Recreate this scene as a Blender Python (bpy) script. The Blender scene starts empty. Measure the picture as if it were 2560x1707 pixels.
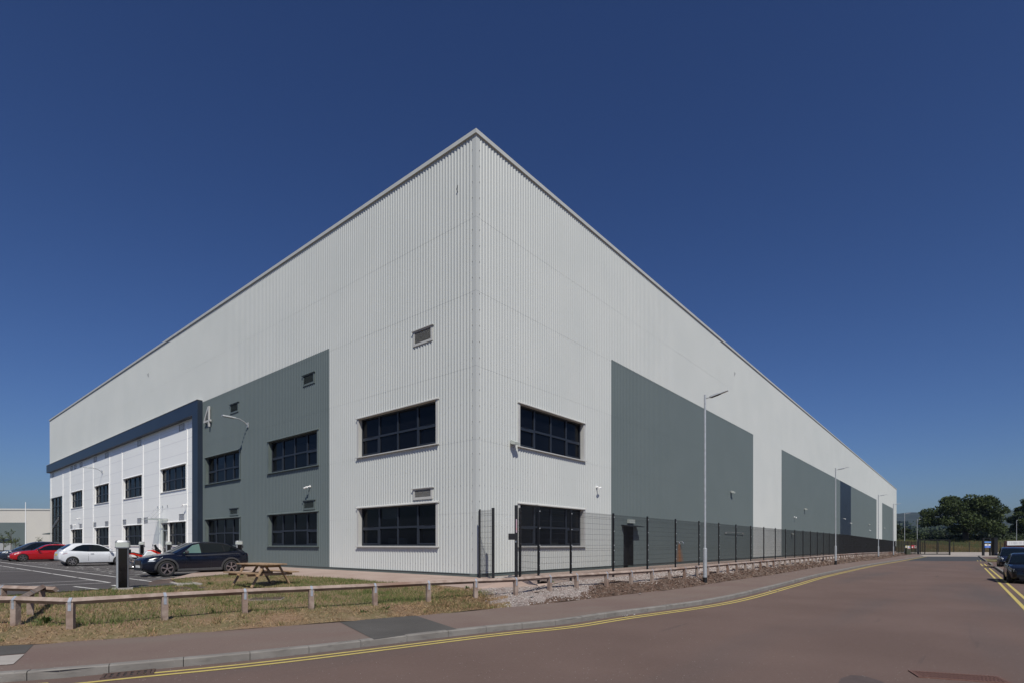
USE_HAZE = True
import bpy, math, random
from mathutils import Vector, Matrix
random.seed(7)
R = math.radians
scene = bpy.context.scene
COL = scene.collection
# ------------------------------------------------------------------ survey
F = 1348.6; CZ = 1.85; HY = 1361.0           # focal length and horizon in photo pixels, eye height
ZB = 0.67                                     # floor level of the warehouse
ZC = 0.47                                     # car park level
def G(px, py, z=0.0):
    Y = F * (CZ - z) / (py - HY)
    return ((px - 1280) / F * Y, Y)
C0 = G(1190, 1437, ZB)
UD = (-.7678, .6408); VD = (.6406, .7679)     # along the left wall, along the right wall
def UV(u, v, z=0.0):
    return Vector((C0[0] + UD[0]*u + VD[0]*v, C0[1] + UD[1]*u + VD[1]*v, z))
def toUV(x, y):
    dx, dy = x - C0[0], y - C0[1]
    return dx*UD[0] + dy*UD[1], dx*VD[0] + dy*VD[1]
def PL(s, z, d): return UV(s, -d, z)          # point on left wall, d metres proud of it
def PR(s, z, d): return UV(-d, s, z)
def FL(px, off=0):
    r = (px - 1280)/F; cx = C0[0]-VD[0]*off; cy = C0[1]-VD[1]*off
    return (r*cy - cx)/(UD[0] - r*UD[1])
def FR(px, off=0):
    r = (px - 1280)/F; cx = C0[0]-UD[0]*off; cy = C0[1]-UD[1]*off
    return (r*cy - cx)/(VD[0] - r*VD[1])
# ------------------------------------------------------------------ mesh helpers
class MB:
    def __init__(s): s.v = []; s.f = []; s.m = []
    def face(s, pts, m=0):
        n = len(s.v); s.v += [Vector(p) for p in pts]; s.f.append(list(range(n, n+len(pts)))); s.m.append(m)
    def hexa(s, p, m=0):                      # p: 4 bottom, 4 top
        n = len(s.v); s.v += [Vector(q) for q in p]
        for f in ((3,2,1,0),(4,5,6,7),(0,1,5,4),(1,2,6,5),(2,3,7,6),(3,0,4,7)):
            s.f.append([n+i for i in f]); s.m.append(m)
    def box(s, x0, x1, y0, y1, z0, z1, m=0):
        s.hexa([(x0,y0,z0),(x1,y0,z0),(x1,y1,z0),(x0,y1,z0),(x0,y0,z1),(x1,y0,z1),(x1,y1,z1),(x0,y1,z1)], m)
    def fbox(s, P, s0, s1, z0, z1, d0, d1, m=0):
        s.hexa([P(s0,z0,d0),P(s1,z0,d0),P(s1,z0,d1),P(s0,z0,d1),P(s0,z1,d0),P(s1,z1,d0),P(s1,z1,d1),P(s0,z1,d1)], m)
    def bar(s, a, b, w, h=None, up=(0,0,1), m=0):
        a = Vector(a); b = Vector(b); h = h or w
        d = (b-a).normalized(); up = Vector(up)
        if abs(d.dot(up)) > .98: up = Vector((1,0,0))
        sx = d.cross(up).normalized()*w/2; sy = sx.cross(d).normalized()*h/2
        s.hexa([a-sx-sy,a+sx-sy,a+sx+sy,a-sx+sy,b-sx-sy,b+sx-sy,b+sx+sy,b-sx+sy], m)
    def tube(s, pts, r, n=10, m=0, cap=True):
        pts = [Vector(p) for p in pts]; k = len(pts)
        rs = r if isinstance(r, (list, tuple)) else [r]*k
        base = len(s.v); ref = None
        for i, p in enumerate(pts):
            d = (pts[min(i+1,k-1)] - pts[max(i-1,0)]).normalized()
            if ref is None:
                ref = d.orthogonal().normalized()
            ref = (ref - d*ref.dot(d)).normalized(); o = d.cross(ref)
            for j in range(n):
                a = 2*math.pi*j/n
                s.v.append(p + (ref*math.cos(a) + o*math.sin(a))*rs[i])
        for i in range(k-1):
            for j in range(n):
                s.f.append([base+i*n+j, base+i*n+(j+1)%n, base+(i+1)*n+(j+1)%n, base+(i+1)*n+j]); s.m.append(m)
        if cap:
            s.f.append([base+j for j in reversed(range(n))]); s.m.append(m)
            s.f.append([base+(k-1)*n+j for j in range(n)]); s.m.append(m)
    def lathe(s, prof, c=(0,0,0), axis='z', n=24, m=0):
        base = len(s.v); c = Vector(c)
        for r, h in prof:
            for j in range(n):
                a = 2*math.pi*j/n; x, y = r*math.cos(a), r*math.sin(a)
                s.v.append(c + (Vector((x,y,h)) if axis == 'z' else Vector((x,h,y)) if axis == 'y' else Vector((h,x,y))))
        for i in range(len(prof)-1):
            for j in range(n):
                s.f.append([base+i*n+j, base+i*n+(j+1)%n, base+(i+1)*n+(j+1)%n, base+(i+1)*n+j]); s.m.append(m)
    def prism(s, poly, fn0, fn1, m=0):        # poly mapped by two functions to two faces
        n = len(poly); b = len(s.v)
        s.v += [Vector(fn0(*q)) for q in poly] + [Vector(fn1(*q)) for q in poly]
        s.f.append([b+i for i in reversed(range(n))]); s.m.append(m)
        s.f.append([b+n+i for i in range(n)]); s.m.append(m)
        for i in range(n):
            j = (i+1) % n
            s.f.append([b+i, b+j, b+n+j, b+n+i]); s.m.append(m)
    def build(s, name, mats, parent=None, smooth=False, bevel=0, fix=False):
        me = bpy.data.meshes.new(name)
        org = ORG.get(parent.name, Vector((0,0,0))) if parent else s.__dict__.get('org', Vector((0,0,0)))
        me.from_pydata([tuple(v - org) for v in s.v], [], s.f)
        if not isinstance(mats, (list, tuple)): mats = [mats]
        for m in mats: me.materials.append(m)
        if len(mats) > 1: me.polygons.foreach_set('material_index', s.m)
        if fix:
            import bmesh
            bm = bmesh.new(); bm.from_mesh(me); bmesh.ops.remove_doubles(bm, verts=bm.verts, dist=1e-4)
            bmesh.ops.recalc_face_normals(bm, faces=bm.faces); bm.to_mesh(me); bm.free()
        if smooth:
            me.polygons.foreach_set('use_smooth', [True]*len(me.polygons))
            try: me.set_sharp_from_angle(angle=R(38))
            except Exception: pass
        me.update()
        o = bpy.data.objects.new(name, me); COL.objects.link(o)
        if parent: o.parent = parent
        else: o.location = org
        if bevel:
            b = o.modifiers.new('b', 'BEVEL'); b.width = bevel; b.segments = 2; b.limit_method = 'ANGLE'
        if parent: ORG[o.name] = org
        else: ORG[o.name] = org
        return o
ORG = {}
def tag(o, label=None, cat=None, group=None, kind=None):
    if label: o['label'] = label
    if cat: o['category'] = cat
    if group: o['group'] = group
    if kind: o['kind'] = kind
    return o
def empty(name, loc, rz=0.0, world=False):
    o = bpy.data.objects.new(name, None); COL.objects.link(o)
    o.empty_display_size = .3; o.location = loc; o.rotation_euler.z = rz
    ORG[o.name] = Vector(loc) if world else Vector((0,0,0))
    return o
def kids(o): return [c for c in bpy.data.objects if c.parent == o]
def copy_tree(o, parent=None):
    c = o.copy(); COL.objects.link(c); c.parent = parent
    ORG[c.name] = ORG.get(o.name, Vector((0,0,0)))
    for k in kids(o): copy_tree(k, c)
    return c
# ------------------------------------------------------------------ materials
def mat(name, col, rough=.6, metal=0.0, col2=None, scale=5.0, detail=4.0, bump=0.0, bscale=None, mix=(.35,.65), spec=.5, coat=0.0, vec=None, stretch=None):
    m = bpy.data.materials.new(name); m.use_nodes = True
    nt = m.node_tree; b = nt.nodes['Principled BSDF']
    b.inputs['Base Color'].default_value = (*col, 1); b.inputs['Roughness'].default_value = rough
    b.inputs['Metallic'].default_value = metal
    b.inputs['Specular IOR Level'].default_value = spec
    if coat: b.inputs['Coat Weight'].default_value = coat; b.inputs['Coat Roughness'].default_value = .04
    if col2 or bump:
        tc = nt.nodes.new('ShaderNodeTexCoord'); src = tc.outputs['Object']
        if stretch:
            mp = nt.nodes.new('ShaderNodeMapping'); mp.inputs['Scale'].default_value = stretch
            if len(stretch) == 3 and vec is not None: mp.inputs['Rotation'].default_value = (0,0,vec)
            nt.links.new(src, mp.inputs['Vector']); src = mp.outputs['Vector']
    if col2:
        n = nt.nodes.new('ShaderNodeTexNoise'); n.inputs['Scale'].default_value = scale; n.inputs['Detail'].default_value = detail
        nt.links.new(src, n.inputs['Vector'])
        r = nt.nodes.new('ShaderNodeValToRGB'); r.color_ramp.elements[0].position = mix[0]; r.color_ramp.elements[1].position = mix[1]
        r.color_ramp.elements[0].color = (*col, 1); r.color_ramp.elements[1].color = (*col2, 1)
        nt.links.new(n.outputs['Fac'], r.inputs['Fac']); nt.links.new(r.outputs['Color'], b.inputs['Base Color'])
        m['ramp'] = r.name
    if bump:
        n2 = nt.nodes.new('ShaderNodeTexNoise'); n2.inputs['Scale'].default_value = bscale or scale*6; n2.inputs['Detail'].default_value = 3
        nt.links.new(src, n2.inputs['Vector'])
        bp = nt.nodes.new('ShaderNodeBump'); bp.inputs['Strength'].default_value = bump; bp.inputs['Distance'].default_value = .02
        nt.links.new(n2.outputs['Fac'], bp.inputs['Height']); nt.links.new(bp.outputs['Normal'], b.inputs['Normal'])
    return m
def add_layer(m, col, scale, lo, hi, detail=3.0, stretch=None, voronoi=False, fac=1.0, rot=0.0):
    """a second procedural layer over the base colour"""
    nt = m.node_tree; b = nt.nodes['Principled BSDF']; inp = b.inputs['Base Color']
    tc = nt.nodes.new('ShaderNodeTexCoord'); src = tc.outputs['Object']
    if stretch or rot:
        r0 = nt.nodes.new('ShaderNodeMapping'); r0.inputs['Rotation'].default_value = (0,0,rot)
        r1 = nt.nodes.new('ShaderNodeMapping'); r1.inputs['Scale'].default_value = stretch or (1,1,1)
        nt.links.new(src, r0.inputs[0]); nt.links.new(r0.outputs[0], r1.inputs[0]); src = r1.outputs[0]
    if voronoi:
        n = nt.nodes.new('ShaderNodeTexVoronoi'); n.inputs['Scale'].default_value = scale; out = n.outputs['Distance']
    else:
        n = nt.nodes.new('ShaderNodeTexNoise'); n.inputs['Scale'].default_value = scale; n.inputs['Detail'].default_value = detail; out = n.outputs['Fac']
    nt.links.new(src, n.inputs['Vector'])
    mr = nt.nodes.new('ShaderNodeMapRange'); mr.inputs['From Min'].default_value = lo; mr.inputs['From Max'].default_value = hi
    mr.inputs['To Max'].default_value = fac; nt.links.new(out, mr.inputs['Value'])
    mx = nt.nodes.new('ShaderNodeMix'); mx.data_type = 'RGBA'
    nt.links.new(mr.outputs['Result'], mx.inputs['Factor'])
    if inp.is_linked: nt.links.new(inp.links[0].from_socket, mx.inputs['A'])
    else: mx.inputs['A'].default_value = inp.default_value
    mx.inputs['B'].default_value = (*col, 1)
    nt.links.new(mx.outputs['Result'], inp)
    return m
KERB_A = math.atan2(VD[1], VD[0])
M = {}
M['clad'] = mat('light_grey_cladding', (.485,.505,.495), .42, col2=(.51,.527,.515), scale=.35, spec=.4)
add_layer(M['clad'], (.42,.41,.39), 3.0, .62, .8, stretch=(1,1,.12), fac=.2)
M['flash'] = mat('grey_flashing', (.48,.48,.46), .45, col2=(.44,.44,.43), scale=2)
M['coping'] = mat('roof_coping', (.50,.51,.49), .45, col2=(.46,.47,.46), scale=2)
M['dark'] = mat('slate_grey_cladding', (.114,.140,.142), .45, col2=(.120,.146,.148), scale=.4, spec=.35)
add_layer(M['dark'], (.10,.118,.116), 3.0, .6, .8, stretch=(1,1,.15), fac=.15)
M['darkflash'] = mat('slate_flashing', (.12,.145,.14), .45, col2=(.10,.125,.12), scale=2)
M['navy'] = mat('navy_panel', (.016,.024,.038), .38, col2=(.020,.029,.045), scale=.6)
M['white'] = mat('white_composite_panel', (.87,.87,.845), .4, col2=(.89,.89,.865), scale=.4)
M['whitetrim'] = mat('white_trim', (.88,.88,.86), .35, col2=(.85,.85,.84), scale=3)
M['frame'] = mat('dark_blue_window_frame', (.017,.022,.032), .45, col2=(.021,.026,.036), scale=3)
M['glass'] = mat('window_glass', (.004,.005,.009), .03, spec=.32, col2=(.007,.008,.012), scale=.6)
def glassy(m, tint, fac):
    nt = m.node_tree; t = nt.nodes.new('ShaderNodeBsdfTransparent'); t.inputs[0].default_value = (*tint, 1)
    x = nt.nodes.new('ShaderNodeMixShader'); x.inputs[0].default_value = fac
    nt.links.new(nt.nodes['Principled BSDF'].outputs[0], x.inputs[1]); nt.links.new(t.outputs[0], x.inputs[2]); nt.links.new(x.outputs[0], nt.nodes['Material Output'].inputs[0])
glassy(M['glass'], (.55,.60,.62), .42)
M['room'] = mat('office_interior', (.30,.30,.29), .8, col2=(.24,.24,.23), scale=.5)
M['vent'] = mat('vent_grey', (.33,.34,.35), .5, col2=(.30,.31,.32), scale=6)
M['ventmid'] = mat('louvre_grey', (.21,.21,.22), .5, col2=(.18,.18,.19), scale=6)
M['ventdark'] = mat('vent_shadow', (.02,.022,.025), .8)
M['black'] = mat('black_powder_coat', (.007,.007,.008), .42, col2=(.010,.010,.011), scale=4)
M['wire'] = mat('black_wire', (.012,.012,.013), .5)
M['galv'] = mat('galvanised_steel', (.36,.38,.40), .45, metal=.35, col2=(.45,.47,.49), scale=9, detail=6)
M['concrete'] = mat('concrete', (.30,.275,.25), .85, col2=(.36,.335,.31), scale=3, bump=.2)
M['kerb'] = mat('kerb_concrete', (.165,.153,.140), .85, col2=(.215,.202,.186), scale=2.2, bump=.35, bscale=60)
add_layer(M['kerb'], (.09,.085,.078), 4.0, .55, .75, stretch=(1,1,3), fac=.6)
M['road'] = mat('red_brown_asphalt', (.123,.083,.070), .85, col2=(.146,.100,.085), scale=.35, bump=.55, bscale=110, spec=.3)
add_layer(M['road'], (.095,.078,.074), .22, .5, .72, detail=5, stretch=(.25,1.6,1), rot=-KERB_A, fac=.75)
add_layer(M['road'], (.17,.14,.13), 55, .70, .80, fac=.5)
add_layer(M['road'], (.045,.035,.034), 70, .66, .78, fac=.55)
add_layer(M['road'], (.055,.045,.044), 1.3, .66, .78, detail=2, stretch=(.16,2.2,1), rot=-KERB_A, fac=.55)
M['pave'] = mat('red_brown_footway', (.160,.113,.098), .88, col2=(.18,.136,.115), scale=.5, bump=.5, bscale=120, spec=.3)
add_layer(M['pave'], (.175,.145,.125), .9, .5, .75, stretch=(.3,1.5,1), rot=-.5, fac=.6)
add_layer(M['pave'], (.23,.20,.18), 60, .70, .82, fac=.5)
add_layer(M['pave'], (.07,.055,.05), 75, .66, .78, fac=.5)
M['darkpatch'] = mat('dark_asphalt_patch', (.072,.068,.064), .88, col2=(.088,.083,.078), scale=1.2, bump=.4, bscale=120, spec=.3)
M['carpark'] = mat('car_park_asphalt', (.066,.060,.060), .85, col2=(.082,.074,.073), scale=.5, bump=.4, bscale=100, spec=.3)
M['newasphalt'] = mat('blue_black_asphalt', (.048,.050,.056), .85, col2=(.060,.061,.066), scale=.6, bump=.3, bscale=80, spec=.3)
M['path'] = mat('pink_buff_path', (.33,.245,.205), .9, col2=(.385,.30,.255), scale=.8, bump=.4, bscale=60)
add_layer(M['path'], (.26,.19,.16), 18, .6, .75, fac=.5)
M['apron'] = mat('concrete_apron', (.30,.26,.23), .88, col2=(.35,.31,.275), scale=.3, bump=.2)
M['yellow'] = mat('yellow_road_paint', (.52,.42,.115), .75, col2=(.44,.35,.11), scale=7, detail=6)
add_layer(M['yellow'], (.16,.125,.09), 45, .63, .72, fac=.7)
add_layer(M['road'], (.175,.135,.122), 14, .56, .74, detail=6, fac=.45)
add_layer(M['road'], (.070,.052,.047), 19, .57, .75, detail=6, fac=.45)
add_layer(M['pave'], (.21,.165,.145), 16, .56, .74, detail=6, fac=.45)
add_layer(M['pave'], (.10,.075,.066), 21, .57, .75, detail=6, fac=.4)
M['whiteline'] = mat('white_road_paint', (.62,.61,.59), .75, col2=(.48,.47,.45), scale=6, detail=6)
M['soil'] = mat('dry_verge', (.205,.130,.074), .95, col2=(.135,.115,.050), scale=.9, detail=8, bump=.7, bscale=28, mix=(.38,.62))
add_layer(M['soil'], (.27,.19,.12), 9, .52, .7, fac=.8)
add_layer(M['soil'], (.07,.05,.03), 24, .58, .75, fac=.6)
M['gravelbed'] = mat('gravel_bed', (.20,.165,.15), .95, col2=(.30,.26,.24), scale=26, detail=5, bump=.9, bscale=40)
M['barkbed'] = mat('bark_bed', (.075,.045,.032), .95, col2=(.12,.075,.052), scale=30, detail=5, bump=.9, bscale=40)
M['field'] = mat('rough_field', (.060,.065,.022), .95, col2=(.13,.10,.042), scale=.045, detail=9, bump=.3, bscale=.8)
M['wood'] = mat('weathered_rail_timber', (.335,.265,.225), .85, col2=(.215,.155,.125), scale=5, detail=7, bump=.4, bscale=30)
add_layer(M['wood'], (.10,.055,.035), 3.5, .10, .0, voronoi=True, fac=.8)
add_layer(M['wood'], (.17,.095,.065), .35, .5, .62, detail=1, fac=.75)
M['wood2'] = mat('picnic_timber', (.36,.25,.155), .8, col2=(.25,.16,.095), scale=6, detail=7, bump=.3, bscale=30)
M['tyre'] = mat('tyre_rubber', (.014,.014,.015), .8, col2=(.02,.02,.02), scale=20)
M['rim'] = mat('alloy_rim', (.42,.40,.40), .3, metal=.7)
M['rimdark'] = mat('dark_alloy', (.025,.024,.025), .4, metal=.4)
M['cladp'] = mat('black_car_plastic', (.045,.045,.048), .55, col2=(.055,.055,.058), scale=10)
M['carglass'] = mat('car_glass', (.005,.008,.010), .03, spec=.4)
M['seeglass'] = mat('pale_car_glass', (.10,.17,.155), .05, spec=.5)
M['lamp'] = mat('headlamp_glass', (.50,.53,.56), .12, spec=.6, coat=1)
M['red_l'] = mat('tail_lamp', (.32,.012,.014), .15, coat=1)
M['amber'] = mat('amber_reflector', (.6,.19,.02), .25)
M['plate_w'] = mat('white_plate', (.6,.6,.58), .4)
M['plate_y'] = mat('yellow_plate', (.62,.48,.06), .4)
M['chrome'] = mat('silver_metal', (.55,.56,.58), .25, metal=.9)
M['silver'] = mat('satin_aluminium', (.25,.26,.28), .4, metal=.5, col2=(.30,.31,.33), scale=12)
M['blackgloss'] = mat('gloss_black', (.004,.004,.005), .12, coat=.5)
M['green_l'] = mat('pale_plastic', (.42,.45,.42), .4)
def paint(name, c, rough=.25):
    return mat(name, c, rough, coat=.9 if sum(c) > .3 else .3, spec=.35, col2=tuple(x*.93 for x in c), scale=2)
M['bark'] = mat('tree_bark', (.06,.048,.035), .95, col2=(.10,.08,.06), scale=3, detail=6, bump=.6)
def leafmat(name, a, b, c):
    m = mat(name, a, .65, col2=b, scale=.35, detail=5, spec=.25)
    add_layer(m, c, 1.8, .52, .66, fac=.8)
    return m
M['oak'] = leafmat('oak_leaves', (.020,.034,.010), (.044,.062,.017), (.075,.094,.028))
M['leaf2'] = leafmat('hedge_leaves', (.014,.024,.009), (.027,.040,.014), (.045,.058,.021))
M['sapling'] = leafmat('sapling_leaves', (.07,.095,.03), (.11,.13,.05), (.05,.07,.02))
def em(): pass
# ------------------------------------------------------------------ camera, light, sky
cam = bpy.data.cameras.new('camera'); co = bpy.data.objects.new('camera', cam); COL.objects.link(co)
co.location = (0, 0, CZ); co.rotation_euler = (R(90), 0, 0)
cam.sensor_width = 36; cam.lens = 36*F/2560; cam.shift_y = (HY - 853.5)/2560
cam.clip_start = .1; cam.clip_end = 9000
scene.camera = co
L3 = Vector((-.166, .816, -1.0)).normalized()
sun = bpy.data.lights.new('sun', 'SUN'); so = bpy.data.objects.new('sun', sun); COL.objects.link(so)
so.rotation_euler = L3.to_track_quat('-Z', 'Y').to_euler(); so.location = (5, -20, 40)
sun.energy = 4.3; sun.angle = R(.53); sun.color = (1, .955, .85)
w = bpy.data.worlds.new('World'); scene.world = w; w.use_nodes = True
nt = w.node_tree; bg = nt.nodes['Background']
sky = nt.nodes.new('ShaderNodeTexSky'); sky.sky_type = 'NISHITA'; sky.sun_disc = False
sky.sun_elevation = math.asin(-L3.z); sky.sun_rotation = math.atan2(-L3.x, -L3.y)
sky.altitude = 0; sky.air_density = 1.1; sky.dust_density = 1.0; sky.ozone_density = 4.0
gam = nt.nodes.new('ShaderNodeGamma'); gam.inputs[1].default_value = 1.25
tint = nt.nodes.new('ShaderNodeMix'); tint.data_type = 'RGBA'; tint.blend_type = 'MULTIPLY'; tint.inputs['Factor'].default_value = 1; tint.inputs['B'].default_value = (.565,.655,.90,1)
nt.links.new(sky.outputs[0], gam.inputs[0]); nt.links.new(gam.outputs[0], tint.inputs['A'])
nt.links.new(tint.outputs['Result'], bg.inputs[0]); bg.inputs[1].default_value = .05
scene.view_settings.view_transform = 'Standard'; scene.view_settings.look = 'None'
scene.view_settings.exposure = 0; scene.view_settings.gamma = 1
scene.render.engine = 'CYCLES'
scene.cycles.max_bounces = 6; scene.cycles.use_denoising = True
# ------------------------------------------------------------------ ground, road, pavements
def cr(pts, step=.5):
    """Catmull-Rom through points, resampled"""
    P = [Vector((*p, 0)) for p in pts]; out = []
    for i in range(len(P)-1):
        a = P[max(i-1,0)]; b = P[i]; c = P[i+1]; d = P[min(i+2,len(P)-1)]
        n = max(1, int((c-b).length/step))
        for k in range(n):
            t = k/n
            out.append(.5*((2*b) + (c-a)*t + (2*a-5*b+4*c-d)*t*t + (3*b-a-3*c+d)*t**3))
    out.append(P[-1]); return out
def offset(line, d):
    o = []
    for i, p in enumerate(line):
        t = (line[min(i+1,len(line)-1)] - line[max(i-1,0)]).normalized()
        o.append(p + Vector((t.y, -t.x, 0))*d)       # + = to the right of travel
    return o
def strip(mb, A, B, za, zb, m=0):
    n = len(mb.v)
    for a, b in zip(A, B):
        mb.v.append(Vector((a.x, a.y, za))); mb.v.append(Vector((b.x, b.y, zb)))
    for i in range(len(A)-1):
        mb.f.append([n+2*i, n+2*i+1, n+2*i+3, n+2*i+2]); mb.m.append(m)
kerb_pts = [(-16,3.2),(-10.5,5.7)] + [G(*p) for p in [(0,1705),(143,1695),(344,1675.7),(700,1641),(1200,1581.5),(1400,1561),(1529,1541.4),(1800,1502),(1955,1464),(2057,1437),(2172,1413)]] + [(45,62.8),(63.1,83.2),(66.5,87.2)]
kerb = cr(kerb_pts, .4)
# land beyond: one sheet to the horizon
g = MB()
xs = [-3000,-900,-300,-120,-60,-20,20,60,90,120,160,220,330,500,900,3000]
ys = [-400,-60,0,40,90,139.5,146,158,175,210,300,500,900,3000]
def gz(x, y):
    z = -.03
    if y > 140 and x > -20: z += min(1.0,(y-140)/30)*3.0 + max(0, min(1, (y-300)/900))*6
    return z
n0 = 0
for y in ys:
    for x in xs: g.v.append(Vector((x, y, gz(x,y))))
W = len(xs)
for j in range(len(ys)-1):
    for i in range(W-1):
        g.f.append([j*W+i, j*W+i+1, (j+1)*W+i+1, (j+1)*W+i]); g.m.append(0)
tag(g.build('ground', M['field']), kind='structure')
# carriageway
mb = MB()
rk = [UV(-16.6, v) for v in (-30, -14, 0, 12, 30, 45, 60, 75)]
A = offset(kerb, 0)
roadpoly = [(p.x, p.y) for p in A] + [(p.x, p.y) for p in reversed(rk)]
roadpoly += [(-16, -20)]
mb.face([(x, y, 0) for x, y in [(p.x,p.y) for p in A] + [(68.5,86),(80,86)] + [(p.x,p.y) for p in reversed(rk)] + [(14,-20),(-16,-20)]])
tag(mb.build('road', M['road']), kind='structure')
mb = MB(); e0, e1, e2, e3 = G(2230,1400.5), G(2480,1401.5), (84,89.5), (66.5,89.5)
mb.face([(*G(2262,1400.8),.004),(*G(2478,1401.8),.004),(*G(2444,1390.2),.004),(*G(2309,1390),.004)])
tag(mb.build('road_resurfaced_patch', M['newasphalt']), kind='structure')
mb = MB(); mb.face([(*G(2296,1390),.006),(*G(2452,1390.2),.006),(100,89,.006),(118,100,.006),(140,139,.006),(72,139,.006),(70,104,.006)])
tag(mb.build('concrete_apron', M['apron']), kind='structure')
# kerb (stones with joints)
KH = .125
mb = MB(); inn = offset(kerb, -.0); out = offset(kerb, -.14)
seg = 0.0; acc = 0
cum = [0]
for i in range(1, len(kerb)): cum.append(cum[-1] + (kerb[i]-kerb[i-1]).length)
def at_len(line, s):
    for i in range(1, len(cum)):
        if cum[i] >= s:
            t = (s-cum[i-1])/(cum[i]-cum[i-1]); return line[i-1].lerp(line[i], t)
    return line[-1]
s = .2; rnd = random.Random(3)
while s < cum[-1]-1:
    h = KH + rnd.uniform(-.003,.003); a0, a1 = s+.005, s+.91
    p = [at_len(kerb,a0), at_len(kerb,a1)]; q = [at_len(out,a0), at_len(out,a1)]; r_ = [p[0].lerp(q[0],.12), p[1].lerp(q[1],.12)]
    z = lambda v, h_: Vector((v.x, v.y, h_))
    mb.face([z(p[0],-.02), z(p[1],-.02), z(p[1],h-.02), z(p[0],h-.02)])
    mb.face([z(p[0],h-.02), z(p[1],h-.02), z(r_[1],h), z(r_[0],h)])
    mb.face([z(r_[0],h), z(r_[1],h), z(q[1],h), z(q[0],h)])
    mb.face([z(p[0],-.02), z(p[0],h-.02), z(r_[0],h), z(q[0],h), z(q[0],-.02)])
    mb.face([z(p[1],-.02), z(q[1],-.02), z(q[1],h), z(r_[1],h), z(p[1],h-.02)])
    s += .915
tag(mb.build('kerb', M['kerb']), kind='structure')
mb = MB(); strip(mb, offset(kerb,-.012), offset(kerb,-.14), .108, .108)
tag(mb.build('kerb_bedding', M['darkpatch']), kind='structure')
# gutter dirt
# pavement between kerb and verge
back_px = [(0,1612),(88,1608),(400,1586),(700,1562.5),(1040,1537),(1233.7,1520),(1400,1504),(1582.6,1482.8),(1700,1470),(1814.8,1452),(1955,1431.7),(2082.6,1410.5)]
back = cr([(-18,5.6),(-12.5,7.4)] + [G(*p, .15) for p in back_px] + [(45.2,65.9),(58,81),(68,92.4),(78,104)], .5)
def nearest(line, x, y):
    best = 1e9; bi = 0; bt = 0
    for i in range(len(line)-1):
        a, b = line[i], line[i+1]; dx, dy = b.x-a.x, b.y-a.y; l2 = dx*dx+dy*dy
        t = max(0, min(1, ((x-a.x)*dx+(y-a.y)*dy)/l2)) if l2 else 0
        ex, ey = a.x+dx*t-x, a.y+dy*t-y; d = ex*ex+ey*ey
        if d < best: best = d; bi = i; bt = t
    a, b = line[bi], line[bi+1]
    side = (b.x-a.x)*(y-a.y)-(b.y-a.y)*(x-a.x)      # >0 : left of travel
    return math.sqrt(best), side
mb = MB()
kp = [Vector((p.x,p.y,.120)) for p in offset(kerb,-.14)]
bp = [Vector((p.x,p.y,.15)) for p in back]
poly = kp + [Vector((72,92,.12)), Vector((78,104,.15))] + list(reversed(bp))
# triangulate by marching both lines
i = j = 0; n = len(kp); m_ = len(bp)
base = len(mb.v); mb.v += kp + bp
while i < n-1 or j < m_-1:
    if j == m_-1 or (i < n-1 and (kp[i+1]-bp[j]).length < (bp[j+1]-kp[i]).length):
        mb.f.append([base+i, base+i+1, base+n+j]); i += 1
    else:
        mb.f.append([base+i, base+n+j+1, base+n+j]); j += 1
    mb.m.append(0)
tag(mb.build('pavement', M['pave']), kind='structure')
def patch(name, pts, m, dz=.006):
    mb = MB()
    def zz(x, y):
        d0, _ = nearest(kerb, x, y); d1, _ = nearest(back, x, y); return .120 + .03*max(0,d0-.14)/max(.01,(d0-.14+d1)) + dz
    P = [G(px, py, .135) for px, py in pts]
    mb.face([(x, y, zz(x,y)) for x, y in P])
    tag(mb.build(name, m), kind='structure')
patch('pavement_patch', [(848,1555),(1038,1539),(1143,1570),(934,1595)], M['darkpatch'])
patch('pavement_patch', [(-60,1617),(0,1613),(88,1609),(62,1633),(0,1638),(-60,1642)], M['darkpatch'])
patch('tactile_slab', [(-60,1647),(0,1640),(61,1635.5),(33,1658.5),(0,1661),(-60,1668)], M['concrete'], .009)
# yellow lines
def line_strip(mb, line, d0, d1, i0=0, i1=None, z=.006):
    L = line[i0:i1]; strip(mb, offset(L, d0), offset(L, d1), z, z)
mb = MB(); nk = len(kerb)
gx0, gx1 = G(212,1690)[0], G(315,1690)[0]
ia = next(i for i,p in enumerate(kerb) if p.x > gx0-.12); ib = next(i for i,p in enumerate(kerb) if p.x > gx1+.0)
line_strip(mb, kerb, .25, .335, 0, ia); line_strip(mb, kerb, .25, .335, ib-1, nk-2)
line_strip(mb, kerb, .45, .535, 0, nk-2)
def uline(mb, u0, u1, v0, v1, z=.006):
    mb.face([UV(u0,v0,z),UV(u1,v0,z),UV(u1,v1,z),UV(u0,v1,z)])
for (a, b) in ((-20,42.0),(47.5,55),(66,70)):
    uline(mb, -15.83, -15.93, a, b); uline(mb, -16.10, -16.20, a, b)
uline(mb, -15.83, -16.5, 47.3, 47.48)
tag(mb.build('yellow_lines', M['yellow']), kind='structure')
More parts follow.
